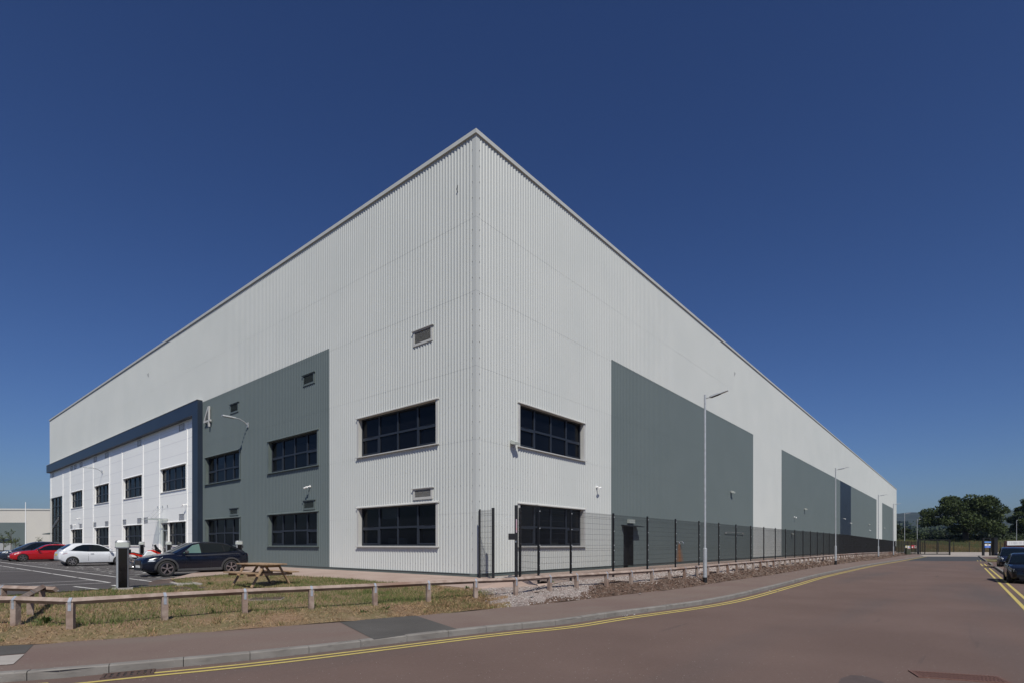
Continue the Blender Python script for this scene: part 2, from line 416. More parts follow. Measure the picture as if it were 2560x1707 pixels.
# right-hand side
mb = MB()
for a, b in ((30,43.5),(50,57),(64.5,100)):
    mb.hexa([UV(-16.5,a,-.02),UV(-16.64,a,-.02),UV(-16.64,b,-.02),UV(-16.5,b,-.02),UV(-16.5,a,.125),UV(-16.64,a,.125),UV(-16.64,b,.125),UV(-16.5,b,.125)])
tag(mb.build('kerb_right', M['kerb']), kind='structure')
mb = MB()
mb.face([UV(-16.6,-30,-.008),UV(-40,-30,-.008),UV(-40,75,-.008),UV(-16.6,75,-.008)])
tag(mb.build('side_parking_surface', M['road']), kind='structure')
mb = MB()
mb.face([UV(-16.64,30,.118),UV(-19.8,30,.118),UV(-19.8,43.5,.118),UV(-16.64,43.5,.118)])
tag(mb.build('pavement_right', M['pave']), kind='structure')
mb = MB()
mb.hexa([UV(-16.64,64.5,-.02),UV(-29,64.5,-.02),UV(-29,76,-.02),UV(-16.64,76,-.02),UV(-16.64,64.5,.10),UV(-29,64.5,.10),UV(-29,76,.10),UV(-16.64,76,.10)])
tag(mb.build('grass_island', mat('island_grass',(.10,.11,.035),.95,col2=(.19,.14,.06),scale=2,detail=6)), kind='structure')
mb = MB()
for v in (18.3, 15.8, 13.2):
    mb.face([UV(-16.75,v,.004),UV(-21.5,v,.004),UV(-21.5,v+.16,.004),UV(-16.75,v+.16,.004)])
# ------------------------------------------------------------------ site terrain
edge = [G(*p, ZC) for p in [(0,1487.5),(115,1480),(245,1472),(322,1469),(431,1461),(502,1457.5)]]
path_px = [(431,1447.5),(539,1437.5),(588,1434),(680,1435.5),(740,1438.5),(800,1441.5),(978,1455.5),(1120,1463),(1186,1471)]
path_zs = [.58,.58,.57,.56,.55,.53,.50,.47,.45]
pathedge = [G(*p, z_) for p, z_ in zip(path_px, path_zs)]
edge = [(edge[0][0]-9, edge[0][1]-6.5)] + edge
fence_in = [UV(-4.05, v) for v in (0,2,4,8,14,20,30,40,55,75,100,118,126)]
gate_in = [G(1250,1467.5,.45), G(1300,1465.5,.47), (UV(-4.15,-1.5).x, UV(-4.15,-1.5).y)]
inner = [Vector((*p,0)) for p in edge + pathedge + gate_in] + [Vector((p.x,p.y,0)) for p in fence_in]
inner_z = [ZC-.02]*len(edge) + path_zs + [.45,.47,.53] + [.60]*8 + [.58,.5,.4,.3,.25]
rail_px = [(39,1561.6),(177,1568),(411.5,1547.6),(611.8,1532),(778,1521.6),(937,1511),(1071,1502),(1189,1492),(1289,1481.8),(1374,1474.5),(1441,1469),(1516,1463.0)]
rail_zs = [.30]*7 + [.35] + [.42]*4
rail_near = [Vector((*G(*p,z_),0)) for p, z_ in zip(rail_px, rail_zs)]
rail_far = [Vector((*G(*p,.42),0)) for p in [(1626,1453),(1712.5,1443.5),(1788,1433.5),(1862,1424.5)]] + [UV(-5.0,38),UV(-5.0,60),UV(-5.1,80),UV(-5.1,100),UV(-5.0,108)]
rail_ctrl = [(p.x,p.y) for p in rail_near + rail_far]
rail_line = cr(rail_ctrl, .5)
rail_ext = [Vector((-22,13.5,0))] + [Vector((-14,11.2,0))] + rail_line + [UV(-4.6,126)]
def iz(x, y):
    best = 1e9; z = .5
    for i in range(len(inner)-1):
        a, b = inner[i], inner[i+1]; dx, dy = b.x-a.x, b.y-a.y; l2 = dx*dx+dy*dy
        t = max(0, min(1, ((x-a.x)*dx+(y-a.y)*dy)/l2)) if l2 else 0
        ex, ey = a.x+dx*t-x, a.y+dy*t-y; d = ex*ex+ey*ey
        if d < best: best = d; z = inner_z[i]*(1-t)+inner_z[i+1]*t
    return math.sqrt(best), z
def verge_z(x, y):
    d0, s0 = nearest(back, x, y)
    if s0 <= 0: return .15 - .0*d0
    dr, sr = nearest(rail_ext, x, y)
    u, v = toUV(x, y)
    zr = .30 if v < -5 else min(.42, .30+(v+5)*.03)
    if v > 60: zr = max(.18, .42-(v-60)*.006)
    if sr <= 0: return .15 + (zr-.15)*d0/(d0+dr+1e-6)
    d1, z1 = iz(x, y)
    return zr + (z1-zr)*dr/(dr+d1+1e-6)
def lump(x, y): return .012*math.sin(x*3.1+y*1.7) + .010*math.sin(x*1.3-y*4.3) + .006*math.sin(7*x+5*y)
def loft(A, B, nsub, fz):
    """grid between two lines resampled by length fraction"""
    def res(L, n):
        cu = [0]
        for i in range(1,len(L)): cu.append(cu[-1]+(L[i]-L[i-1]).length)
        out = []; k = 1
        for q in range(n):
            s_ = cu[-1]*q/(n-1)
            while k < len(L)-1 and cu[k] < s_: k += 1
            t = (s_-cu[k-1])/max(1e-9,(cu[k]-cu[k-1])); out.append(L[k-1].lerp(L[k], min(1,max(0,t))))
        return out
    return res
res = loft(None,None,0,None)
# verge = between back-of-pavement line and inner line, matched station by station
def match(A, B):
    out = []
    for a in A:
        best = min(range(len(B)), key=lambda k: (B[k]-a).length)
        out.append(B[best])
    return out
inner_f = []
for i in range(len(inner)-1):
    n = max(1,int((inner[i+1]-inner[i]).length/.4))
    for k in range(n): inner_f.append(inner[i].lerp(inner[i+1],k/n))
inner_f.append(inner[-1])
# grid in world space, clipped by tests, gives an even surface
class HF:
    def __init__(s, x0, x1, y0, y1, st): s.a = (x0,x1,y0,y1,st)
    def make(s, test, fz, mb):
        x0,x1,y0,y1,st = s.a; nx = int((x1-x0)/st)+1; ny = int((y1-y0)/st)+1; idx = {}
        def vid(i,j):
            if (i,j) not in idx:
                x = x0+i*st; y = y0+j*st; idx[(i,j)] = len(mb.v); mb.v.append(Vector((x,y,fz(x,y))))
            return idx[(i,j)]
        for j in range(ny-1):
            for i in range(nx-1):
                if test(x0+(i+.5)*st, y0+(j+.5)*st):
                    mb.f.append([vid(i,j),vid(i+1,j),vid(i+1,j+1),vid(i,j+1)]); mb.m.append(0)
def side_of(line):
    return lambda x, y: nearest(line, x, y)[1]
def quadgrid(A, B, n, fz, dz=0.0):
    mb = MB(); k = len(A)
    for a, b in zip(A, B):
        for q in range(n+1):
            p = a.lerp(b, q/n); mb.v.append(Vector((p.x,p.y,fz(p.x,p.y)+dz)))
    for i in range(k-1):
        for q in range(n):
            mb.f.append([i*(n+1)+q, (i+1)*(n+1)+q, (i+1)*(n+1)+q+1, i*(n+1)+q+1]); mb.m.append(0)
    return mb
# stations: parameterise by matching lengths between chosen anchor pairs
def sub(line, p, q):
    i = min(range(len(line)), key=lambda k: (line[k]-Vector((*p,0))).length)
    j = min(range(len(line)), key=lambda k: (line[k]-Vector((*q,0))).length)
    return line[i:j+1]
anchors = [((-18,5.6),(-21.5,10.6)), (G(88,1608,.15), (edge[2][0],edge[2][1])), (G(700,1562.5,.15), pathedge[0]), (G(1040,1537,.15), pathedge[5]), (G(1233.7,1520,.15), pathedge[-1]), (G(1400,1504,.15), (fence_in[0].x,fence_in[0].y)), (G(1814.8,1452,.15),(fence_in[4].x,fence_in[4].y)), ((45.2,65.9),(fence_in[8].x,fence_in[8].y)), ((78,104),(fence_in[-1].x,fence_in[-1].y))]
A = []; B = []
for (a0,b0),(a1,b1) in zip(anchors, anchors[1:]):
    la, lb = sub(back,a0,a1), sub(inner_f,b0,b1)
    if len(la) < 2: la = [Vector((*a0,0)),Vector((*a1,0))]
    if len(lb) < 2: lb = [Vector((*b0,0)),Vector((*b1,0))]
    n = max(3, int(sum((la[i+1]-la[i]).length for i in range(len(la)-1))/.45))
    ra, rb = res(la, n), res(lb, n)
    if A: ra, rb = ra[1:], rb[1:]
    A += ra; B += rb
_hc = {}
def vz_raw(x, y):
    d1, z1 = iz(x, y); return verge_z(x,y) + lump(x,y)*min(1, d1*1.5)
def vz(x, y):
    st = .16; fx_, fy_ = x/st, y/st; i, j = math.floor(fx_), math.floor(fy_); tx_, ty_ = fx_-i, fy_-j
    q = []
    for a, b in ((i,j),(i+1,j),(i,j+1),(i+1,j+1)):
        if (a,b) not in _hc:
            p_ = (a*st, b*st); dr_, sr_ = nearest(rail_ext, *p_); _hc[(a,b)] = (vz_raw(*p_), dr_ if sr_ > 0 else -dr_)
        q.append(_hc[(a,b)])
    vz.rail = q[0][1]
    return (q[0][0]*(1-tx_)+q[1][0]*tx_)*(1-ty_) + (q[2][0]*(1-tx_)+q[3][0]*tx_)*ty_
GB0, GB1 = G(1192,1470,.45), G(1275,1519,.15)
def bed_side(x, y):      # > 0 on the stony side of the line where the grass stops
    dx, dy = GB1[0]-GB0[0], GB1[1]-GB0[1]; l = math.hypot(dx, dy)
    return -((dx)*(y-GB0[1]) - (dy)*(x-GB0[0]))/l * -1
vA = [a.lerp(b,-.012) for a,b in zip(A,B)]
Bx = [b + (b-a).normalized()*.06 for a,b in zip(A,B)]
# split verge into grass, bark and gravel beds along its length
def bed_split(x): return x
kg = next(i for i,a in enumerate(A) if a.x > G(1300,1512,.15)[0])+6
mbv = quadgrid(vA, Bx, 22, vz_raw)
half = []
barkv = mbv
for i, f in enumerate(mbv.f):
    c = sum((mbv.v[k] for k in f), Vector())/4
    d, sd = nearest(rail_ext, c.x, c.y); u_, v_ = toUV(c.x, c.y)
    lim = .45 if v_ > 1 else -1.3 + (v_+4)*.35
    sgn = d if sd > 0 else -d
    mbv.m[i] = 0 if sgn < lim - .1 + .3*math.sin(c.x*2.1) else 1
    if bed_side(c.x, c.y) < .1*math.sin(c.y*9): mbv.m[i] = 2
tag(mbv.build('verge', [M['barkbed'], M['gravelbed'], M['soil']], smooth=True), kind='structure')
# car park
mb = MB()
cp = [(p[0],p[1]) for p in edge]
cpk = [UV(-2.2+29.5,-3.2), UV(100,-3.2)]
mb.face([(edge[0][0]-60,edge[0][1]-20,ZC)] + [(x,y,ZC) for x,y in edge] + [(*G(442,1460,ZC),ZC),(*G(385,1449.8,ZC),ZC),(*G(431,1443,ZC),ZC),(*G(532,1434,ZC),ZC),(*G(575,1430,ZC),ZC),UV(19,-1.9,ZC),UV(78,-1.9,ZC),UV(90,10,ZC),UV(150,60,ZC),UV(190,-60,ZC)])
tag(mb.build('car_park', M['carpark']), kind='structure')
# path round the building
mb = MB()
zp = .60
pp = [G(*p, .58) for p in [(372,1453),(431,1445.5)]]
pts = [UV(19,-1.9), UV(78,-1.9), UV(78,.2), UV(-.2,.2), UV(-.2,126), UV(-4.03,126), UV(-4.03,-1.4)] 
P1 = [Vector((*p,0)) for p in reversed(pathedge + gate_in)] + [Vector((*p,0)) for p in pp]
z1s = list(reversed(path_zs + [.45,.47,.53])) + [.58]*2
for p, z_ in zip(P1, z1s): p.z = z_
ring = []
nI = len(path_zs)+3
for i, p in enumerate(P1):
    ring.append(Vector((p.x+VD[0]*1.2, p.y+VD[1]*1.2, .60)) if i < nI-2 else Vector((p.x,p.y,.60)))
mb.face([(p.x,p.y,.60) for p in ring + pts])
for i in range(len(P1)-1):
    a, b, c, d = P1[i], P1[i+1], ring[i+1], ring[i]
    if (a-d).length > .05 or (b-c).length > .05: mb.face([a,b,c]); mb.face([a,c,d])
mb.face([UV(-4.45,-2.0,.41),UV(-2.5,-2.0,.44),UV(-2.5,2.5,.50),UV(-4.45,2.5,.47)])
p = P1[0]; mb.face([(p.x,p.y,.53), (ring[0].x,ring[0].y,.60), (pts[-1].x,pts[-1].y,.60)])
for i in range(len(P1)-1):
    a, b = P1[i], P1[i+1]; mb.face([(a.x,a.y,.3),(b.x,b.y,.3),(b.x,b.y,b.z),(a.x,a.y,a.z)])
for a, b in ((P1[-1],pts[0]),(pts[0],pts[1])): mb.face([(a.x,a.y,.3),(b.x,b.y,.3),(b.x,b.y,.60),(a.x,a.y,.60)])
tag(mb.build('building_path', M['path']), kind='structure')
mb = MB(); q = [G(*p,.60) for p in [(1238,1441),(1288,1438),(1318,1448),(1280,1451),(1220,1448)]]
mb.face([(*p,.606) for p in q]); tag(mb.build('gate_slab', M['concrete']), kind='structure')
mb = MB(); q = [G(*p,ZC+.03) for p in [(408,1448.5),(440,1447),(506,1457),(470,1458.6),(442,1459.5)]]
mb.prism([tuple(p) for p in q], lambda a,b: (a,b,ZC-.2), lambda a,b: (a,b,ZC+.035))
tag(mb.build('concrete_haunch', M['concrete']), kind='structure')
# bay markings
mb = MB()
def uvl(u0, v0, u1, v1, w=.10, z=ZC+.005):
    a, b = UV(u0,v0,z), UV(u1,v1,z); d = (b-a).normalized(); n = Vector((-d.y,d.x,0))*w/2
    mb.face([a-n,b-n,b+n,a+n])
l1 = [toUV(*G(*p,ZC)) for p in [(263,1456),(181,1440),(75,1425),(0,1412)]]
l2 = [toUV(*G(*p,ZC)) for p in [(353,1453),(284,1441),(198,1427),(94,1415.5)]]
v1 = sum(p[1] for p in l1)/4; v2 = sum(p[1] for p in l2)/4
u1 = l1[0][0]
SURV = (l1, l2)
for i in range(14): uvl(u1+i*4.9, v1, u1+i*4.9+4.6, v1)
uvl(l2[0][0]-.5, v2, 95, v2)
for i in range(28): uvl(u1+1.2+i*2.45, v2, u1+1.2+i*2.45, v2+4.9)
for uu in (u1, u1+2.0): uvl(uu, v1, uu, v1-5.2)
for k in range(9): uvl(u1+4.4+k*2.45, v1-.0, u1+4.4+k*2.45, v1-5.0) if k > 3 else None
rr = random.Random(5)
for i in range(16):                                   # worn bay symbols
    uc = u1+2.4+i*2.45
    for k in range(7):
        a = rr.uniform(-.7,.7); b = v2+.7+rr.uniform(0,1.5); uvl(uc+a, b, uc+a+rr.choice((0,.35)), b+rr.choice((.3,.0)), .09) if True else None
        
a_, b_ = toUV(*G(245,1472,ZC)); c_, d_ = toUV(*G(185,1465,ZC)); uvl(a_,b_,c_,d_)
for px, py in ((295,1463.2),(128,1473.5)):
    x, y = toUV(*G(px,py,ZC)); mb.face([UV(x-.5,y-.12,ZC+.005),UV(x+.5,y-.1,ZC+.005),UV(x+.5,y+.12,ZC+.005),UV(x-.5,y+.1,ZC+.005)])
for v in (18.0, 15.3):
    mb.face([UV(-16.75,v,.004),UV(-21.5,v,.004),UV(-21.5,v+.18,.004),UV(-16.75,v+.18,.004)])
tag(mb.build('bay_markings', M['whiteline']), kind='structure')
# ------------------------------------------------------------------ grass, gravel, bark
def gm(name, cols, rough=.9):
    return [mat(name+'_%s'%c[0], c[1], rough, col2=tuple(x*.75 for x in c[1]), scale=8) for c in cols]
MG = gm('grass', [('straw',(.42,.29,.16)),('tan',(.30,.18,.09)),('green',(.10,.125,.032)),('bright',(.085,.135,.028)),('olive',(.17,.165,.06)),('umber',(.12,.07,.035))])
def noise2(x, y):
    return (math.sin(x*1.1+1.3*math.sin(y*.9))+math.sin(y*1.7+1.1*math.sin(x*.8+2))+.6*math.sin(x*3.3-y*2.9))/2.6
mb = MB(); rg = random.Random(11)
def blade(x, y, z, h, w, lean, m):
    z += .008
    a = rg.uniform(0, 6.283); dx, dy = math.cos(a)*w, math.sin(a)*w; b = rg.uniform(0,6.283)
    lx, ly = math.cos(b)*lean, math.sin(b)*lean
    mb.face([(x-dx,y-dy,z-.01),(x+dx,y+dy,z-.01),(x+lx,y+ly,z+h)], m)
cells = []
for i in range(kg):
    for q in range(14):
        k = (vA[i], vA[i+1], B[i+1], B[i]); cells.append((i,q))
NB = 85000; tot = 0
areas = []
for i in range(kg):
    a = ((vA[i+1]-vA[i]).length + (B[i+1]-B[i]).length)/2 * (B[i]-vA[i]).length
    c = (vA[i]+B[i])/2; dist = max(8, c.length)
    wgt = a*min(1,(13/dist))**1.0 if c.x > -15 else a*.15
    areas.append(wgt)
S = sum(areas)
for i in range(kg):
    for _ in range(int(NB*areas[i]/S)):
        s_, t_ = rg.random(), rg.random()
        p = vA[i].lerp(vA[i+1], s_).lerp(B[i].lerp(B[i+1], s_), t_)
        if bed_side(p.x, p.y) > rg.uniform(-.1,.3): continue
        z = vz(p.x, p.y); nn = noise2(p.x*.8, p.y*.8)
        sr = vz.rail; dr = abs(sr)
        g_ = nn*.55 + (.45 if sr > 0 else -.55*min(1,dr/.6)) + rg.uniform(-.55,.55)
        if p.x > -2.5: g_ -= .25
        if g_ > .42: blade(p.x,p.y,z, rg.uniform(.03,.10), .006, .04, rg.choice((2,2,3,4)))
        elif g_ > -.05: blade(p.x,p.y,z, rg.uniform(.015,.055), .006, .05, rg.choice((4,0,4,1,0)))
        else:
            a = rg.uniform(0,6.28); l = rg.uniform(.03,.08); ww=.004
            blade(p.x,p.y,z+.006, rg.uniform(.006,.035), .006, l, rg.choice((0,0,1,5,5)))
for k in range(9000):                                   # the narrow end of the grass, where it meets the stones
    x = rg.uniform(-2.2, .45); y = rg.uniform(13.2, 16.6)
    if nearest(back, x, y)[1] <= 0 or bed_side(x, y) > rg.uniform(-.25, .25): continue
    d1, _ = iz(x, y)
    if d1 < .05: continue
    z = vz(x, y) + .006; nn = noise2(x*1.6, y*1.6)+rg.uniform(-.6,.6)
    if nn > .25: blade(x,y,z, rg.uniform(.03,.09), .006, .04, rg.choice((2,2,4,3)))
    elif nn > -.3: blade(x,y,z, rg.uniform(.02,.06), .006, .05, rg.choice((4,0,1,5)))
    else: blade(x,y,z, rg.uniform(.01,.04), .006, .06, rg.choice((0,1,5,5)))
for k in range(520):                                    # longer tufts
    i = rg.randrange(kg); p = vA[i].lerp(B[i], rg.random())
    if p.length > 26 or bed_side(p.x, p.y) > -.1: continue
    gr = rg.random(); z = vz(p.x, p.y)
    if vz.rail < 0: gr -= .45
    for q in range(rg.randrange(14, 34)):
        a = rg.uniform(0,6.28); r_ = rg.random()*.13
        blade(p.x+math.cos(a)*r_, p.y+math.sin(a)*r_, z, rg.uniform(.04,.13), .006, .06, (rg.choice((2,3,2)) if gr > .45 else rg.choice((4,2,0)) if gr > .1 else rg.choice((0,1,5))))
tag(mb.build('grass', MG), 'short dry summer grass, straw brown with green patches', None, None, 'stuff')
# broad-leaved weeds
def weed(name, px, py, z, size, label, n=26):
    x, y = G(px, py, z); z = vz(x,y)
    mw = MB(); e = empty(name, (x,y,z), world=True)
    r_ = random.Random(int(px))
    for k in range(n):
        a = r_.uniform(0,6.28); l = size*r_.uniform(.5,1); el = r_.uniform(.2,1.2)
        d = Vector((math.cos(a)*math.cos(el), math.sin(a)*math.cos(el), math.sin(el)))*l
        sd = Vector((-math.sin(a), math.cos(a), 0))*l*.13
        o = Vector((x,y,z)) + Vector((r_.uniform(-1,1),r_.uniform(-1,1),0))*size*.25
        mid = o + d*.55; tip = o + d + Vector((0,0,-l*.25*math.cos(el)))
        mw.face([o, mid-sd, tip, mid+sd])
    mw.build('leaves', M['weed'], e)
    tag(e, label, 'weed', 'weeds on the verge')
M['weed'] = mat('weed_leaves', (.045,.10,.020), .6, col2=(.08,.13,.03), scale=9)
weed('weed', 1378, 1474, .33, .20, 'green tufted weed in the gravel beside the timber rail post')
weed('weed', 1168, 1470, .45, .16, 'low leafy weed at the end of the pink path, beside a timber post')
weed('weed', 967, 1516, .3, .15, 'round leafy weed on the dry verge between two rail posts')
weed('weed', 905, 1532, .2, .13, 'small leafy weed nearest the pavement patch')
weed('weed', 1483, 1417, .62, .22, 'thin weed growing at the foot of the light grey wall behind the fence', 14)
weed('weed', 115, 1558, .3, .22, 'leafy weed on the verge beside the corner rail post')
weed('weed', 523, 1459, .45, .16, 'small upright weed beside the concrete tip of the car park')
# stones and chips
def chips(name, mats, count, test, size, flat, label, kind='stuff'):
    mb = MB(); r_ = random.Random(len(name)); n = 0
    ar = []
    for i in range(len(A)-1):
        if i < kg-14: ar.append(0); continue
        c = (A[i]+B[i])/2; ar.append((A[i+1]-A[i]).length*(B[i]-A[i]).length*min(1,(20/c.length))**1.6)
    S = sum(ar)
    for i in range(len(A)-1):
        for _ in range(int(count*ar[i]/S)):
            s_, t_ = r_.random(), r_.random()
            p = A[i].lerp(A[i+1], s_).lerp(B[i].lerp(B[i+1], s_), t_)
            if bed_side(p.x, p.y) < r_.uniform(-.5,.3): continue
            if not test(p.x, p.y, r_): continue
            far = min(3.0, max(1, p.length/22))
            z = vz(p.x,p.y); r0 = size*r_.uniform(.6,1.3)*far; a = r_.uniform(0,6.28); tl = Vector((r_.uniform(-1,1),r_.uniform(-1,1),2.2)).normalized()
            e1 = tl.orthogonal().normalized(); e2 = tl.cross(e1)
            c1, c2 = math.cos(a), math.sin(a); f1 = (e1*c1+e2*c2)*r0; f2 = (e2*c1-e1*c2)*r0*r_.uniform(.45,.9)
            o = Vector((p.x,p.y,z+.004)); up = tl*r0*flat
            b = len(mb.v); mb.v += [o-f1, o-f2, o+f1, o+f2, o+up+f1*.2]
            m = r_.randrange(len(mats))
            for f in ((0,1,4),(1,2,4),(2,3,4),(3,0,4)): mb.f.append([b+k for k in f]); mb.m.append(m)
    tag(mb.build(name, mats), label, None, None, kind)
def is_gravel(x, y, r_):
    vz(x, y); s_ = vz.rail; u_, v_ = toUV(x, y)
    lim = .45 if v_ > 1 else -1.3 + (v_+4)*.35
    return s_ > lim - .25 + .3*math.sin(x*2.1) + r_.uniform(-.25,.25)
MS = [mat('stone_pink',(.36,.29,.27),.9,col2=(.28,.22,.20),scale=20), mat('stone_grey',(.30,.275,.26),.9,col2=(.38,.35,.33),scale=20), mat('stone_brown',(.19,.14,.12),.9,col2=(.14,.10,.09),scale=20), mat('stone_pale',(.46,.42,.39),.9,col2=(.38,.34,.32),scale=20)]
MK = [mat('bark_brown',(.085,.045,.028),.9,col2=(.05,.028,.02),scale=20), mat('bark_red',(.13,.065,.038),.9,col2=(.09,.045,.03),scale=20), mat('bark_grey',(.17,.125,.10),.9,col2=(.11,.08,.065),scale=20), mat('bark_pale',(.26,.20,.16),.9,col2=(.20,.15,.12),scale=20), mat('bark_dark',(.035,.022,.016),.9)]
chips('gravel', MS, 30000, is_gravel, .028, .7, 'pinkish grey crushed stone between the timber rail and the fence')
chips('bark_litter', MK, 34000, lambda x,y,r_: not is_gravel(x,y,r_), .036, .35, 'brown bark chippings on the bed beside the pavement')
# litter in the bark bed
mb = MB(); rl = random.Random(21)
for px, py, s_ in [(1600,1474,.14),(1812,1440,.06),(1856,1442,.12),(1922,1424,.12),(1935,1433,.06),(1965,1429,.12),(1958,1421,.14),(1990,1426,.06),(1945,1410,.12),(2114,1399,.22),(2075,1408,.14),(2066,1404,.12),(1560,1539,.12),(1568,1538,.06),(1586,1536,.06),(1924,1476,.10),(1944,1477,.10),(2124,1429,.09),(2132,1428.5,.09),(2268,1386.5,.15),(1330,1492,.17),(1855,1411,.35),(1812,1414,.5),(1360,1461,.18),(1580,1439,.12)]:
    zz = .42 if py < 1480 else 0.0
    if (px,py) in ((1560,1539),(1568,1538),(1586,1536),(1924,1476),(1944,1477),(2124,1429),(2132,1428.5)): zz = 0.01; x, y = G(px,py,zz)
    else: x, y = G(px,py,.30); zz = vz(x,y)+.02
    for k in range(5):
        a = rl.uniform(0,6.28); c, s2 = math.cos(a)*s_*.5, math.sin(a)*s_*.5; h = rl.uniform(.0,.03)
        mb.face([(x-c,y-s2,zz),(x+s2*.4,y-c*.4,zz+h),(x+c,y+s2,zz+.01),(x-s2*.4,y+c*.4,zz+h*.5+.005)])
tag(mb.build('litter', mat('litter_paper',(.55,.55,.54),.6,col2=(.40,.41,.42),scale=9)), 'scraps of white paper and plastic in the bark bed and gutter', None, None, 'stuff')
mb = MB(); rl = random.Random(4)
for k in range(900):                                   # grit on the road
    px, py = rl.uniform(0,2560), 1700-250*rl.random()**1.6
    x, y = G(px,py,0)
    u_, v_ = toUV(x,y)
    dk, sk = nearest(kerb, x, y)
    if sk > 0 and dk > .0: zz = .145 if dk > .2 and dk < 2.0 else None
    else: zz = .004
    if zz is None: continue
    if zz > .1: x, y = G(px,py,.14)
    r0 = rl.uniform(.003,.007); b = len(mb.v)
    mb.v += [Vector((x-r0,y,zz)),Vector((x,y-r0,zz)),Vector((x+r0,y,zz)),Vector((x,y+r0,zz)),Vector((x,y,zz+r0))]
    for f in ((0,1,4),(1,2,4),(2,3,4),(3,0,4)): mb.f.append([b+q for q in f]); mb.m.append(0)
st = MB(); st.face([(*G(px,py,.003),.003) for px,py in [(2092,1712),(2102,1694),(2128,1686),(2160,1688),(2200,1700),(2235,1716)]]); tag(st.build('road_shadow_patch', mat('painted_road_shadow',(.068,.050,.046),.8,col2=(.085,.062,.056),scale=6)), kind='structure')  # cast shadow on the asphalt, painted as a thin darker sheet
tag(mb.build('road_grit', mat('grit',(.40,.37,.34),.9,col2=(.25,.22,.2),scale=30)), 'loose grit and tiny stones on the road', None, None, 'stuff')
# drain grates
def grate(cx, cy, ax, w, l, nb, nr, z, label, grp=None, im=None):
    im = im or M['iron']
    e = empty('drain_grate', (cx,cy,z), ax)
    mb = MB(); t = .035
    mb.box(-l/2,l/2,-w/2,-w/2+t,-.01,.006); mb.box(-l/2,l/2,w/2-t,w/2,-.01,.006); mb.box(-l/2,-l/2+t,-w/2+t,w/2-t,-.01,.006); mb.box(l/2-t,l/2,-w/2+t,w/2-t,-.01,.006)
    mb.build('frame', im, e)
    mb = MB()
    for i in range(nb):
        x = -l/2+t + (l-2*t)*(i+.5)/nb; bw = l/nb*.26; mb.box(x-bw,x+bw,-w/2+t,w/2-t,-.005,.005)
    for j in range(nr):
        y = -w/2+t+(w-2*t)*(j+1)/(nr+1); mb.box(-l/2+t,l/2-t,y-.012,y+.012,-.005,.003)
    mb.build('bars', im, e)
    mb = MB(); mb.box(-l/2+.01,l/2-.01,-w/2+.01,w/2-.01,-.009,-.004); mb.build('pit', M['ventdark'], e)
    tag(e, label, 'drain', grp)
M['iron'] = mat('rusty_iron', (.055,.034,.027), .8, col2=(.10,.062,.048), scale=30, bump=.4, bscale=80)
ka = (kerb[ib]-kerb[ia]).normalized()
c = at_len(offset(kerb, .20), cum[ia]*.5+cum[ib]*.5)
grate(c.x, c.y, math.atan2(ka.y,ka.x), .34, .62, 7, 1, .010, 'rusty gully grate against the kerb, interrupting the yellow line')
x, y = G(2395,1692,0); grate(x, y, R(-20), .42, 1.05, 22, 2, .010, 'long ribbed red-brown iron drain cover in the road at the bottom right', None, mat('red_rust',(.115,.055,.042),.8,col2=(.15,.078,.060),scale=25))
# manhole covers in grass
def cover(px, py, w, d, a, label):
    x, y = G(px,py,.40); z = vz(x,y)
    e = empty('inspection_cover', (x,y,z+.012), a)
    mb = MB(); mb.box(-w/2,w/2,-d/2,d/2,-.1,0); mb.build('surround', M['gravelbed'], e)
    mb = MB(); mb.box(-w/2+.04,w/2-.04,-d/2+.04,d/2-.04,0,.012); mb.build('lid', M['iron'], e)
    tag(e, label, 'inspection cover', 'inspection covers in the grass')
cover(468,1471,.95,.75,R(12),'rusty square cover set in the grass right of the tall charging post')
cover(668,1492.5,.85,.7,R(15),'dark cover in the grass in front of the picnic table, beyond the rail')
cover(985,1470,.8,.6,R(25),'dark cover in the grass left of the light grey corner')
# ------------------------------------------------------------------ warehouse
wh = empty('warehouse', (C0[0], C0[1], ZB), world=True)
tag(wh, 'huge light grey corrugated warehouse with dark panels and white office front', 'warehouse')
ZR = 17.90
UE, VE = 75.5, 174.7
PITCH = .172; DEP = .023
PROF = [(0,0),(.050,0),(.083,DEP),(.139,DEP),(.172,0)]
def sheet(mb, P, s0, s1, z0, z1, d=0.0, zs=None):
    """corrugated sheet; ribs stay on one global grid"""
    xs = [s0]; k = math.floor(s0/PITCH)
    dd = {}
    def dep(s):
        t = (s/PITCH - math.floor(s/PITCH))*PITCH
        for (a, da), (b, db) in zip(PROF, PROF[1:]):
            if a <= t <= b + 1e-9: return da + (db-da)*(t-a)/(b-a)
        return 0
    while k*PITCH < s1 + PITCH:
        for a, da in PROF[:-1]:
            x = k*PITCH + a
            if s0 + 1e-4 < x < s1 - 1e-4: xs.append(x)
        k += 1
    xs.append(s1); b = len(mb.v)
    for x in xs:
        e = dep(min(max(x, s0+1e-6), s1-1e-6)) + d
        mb.v.append(P(x, z0, e)); mb.v.append(P(x, z1, e))
    for i in range(len(xs)-1):
        mb.f.append([b+2*i, b+2*i+2, b+2*i+3, b+2*i+1]); mb.m.append(0)
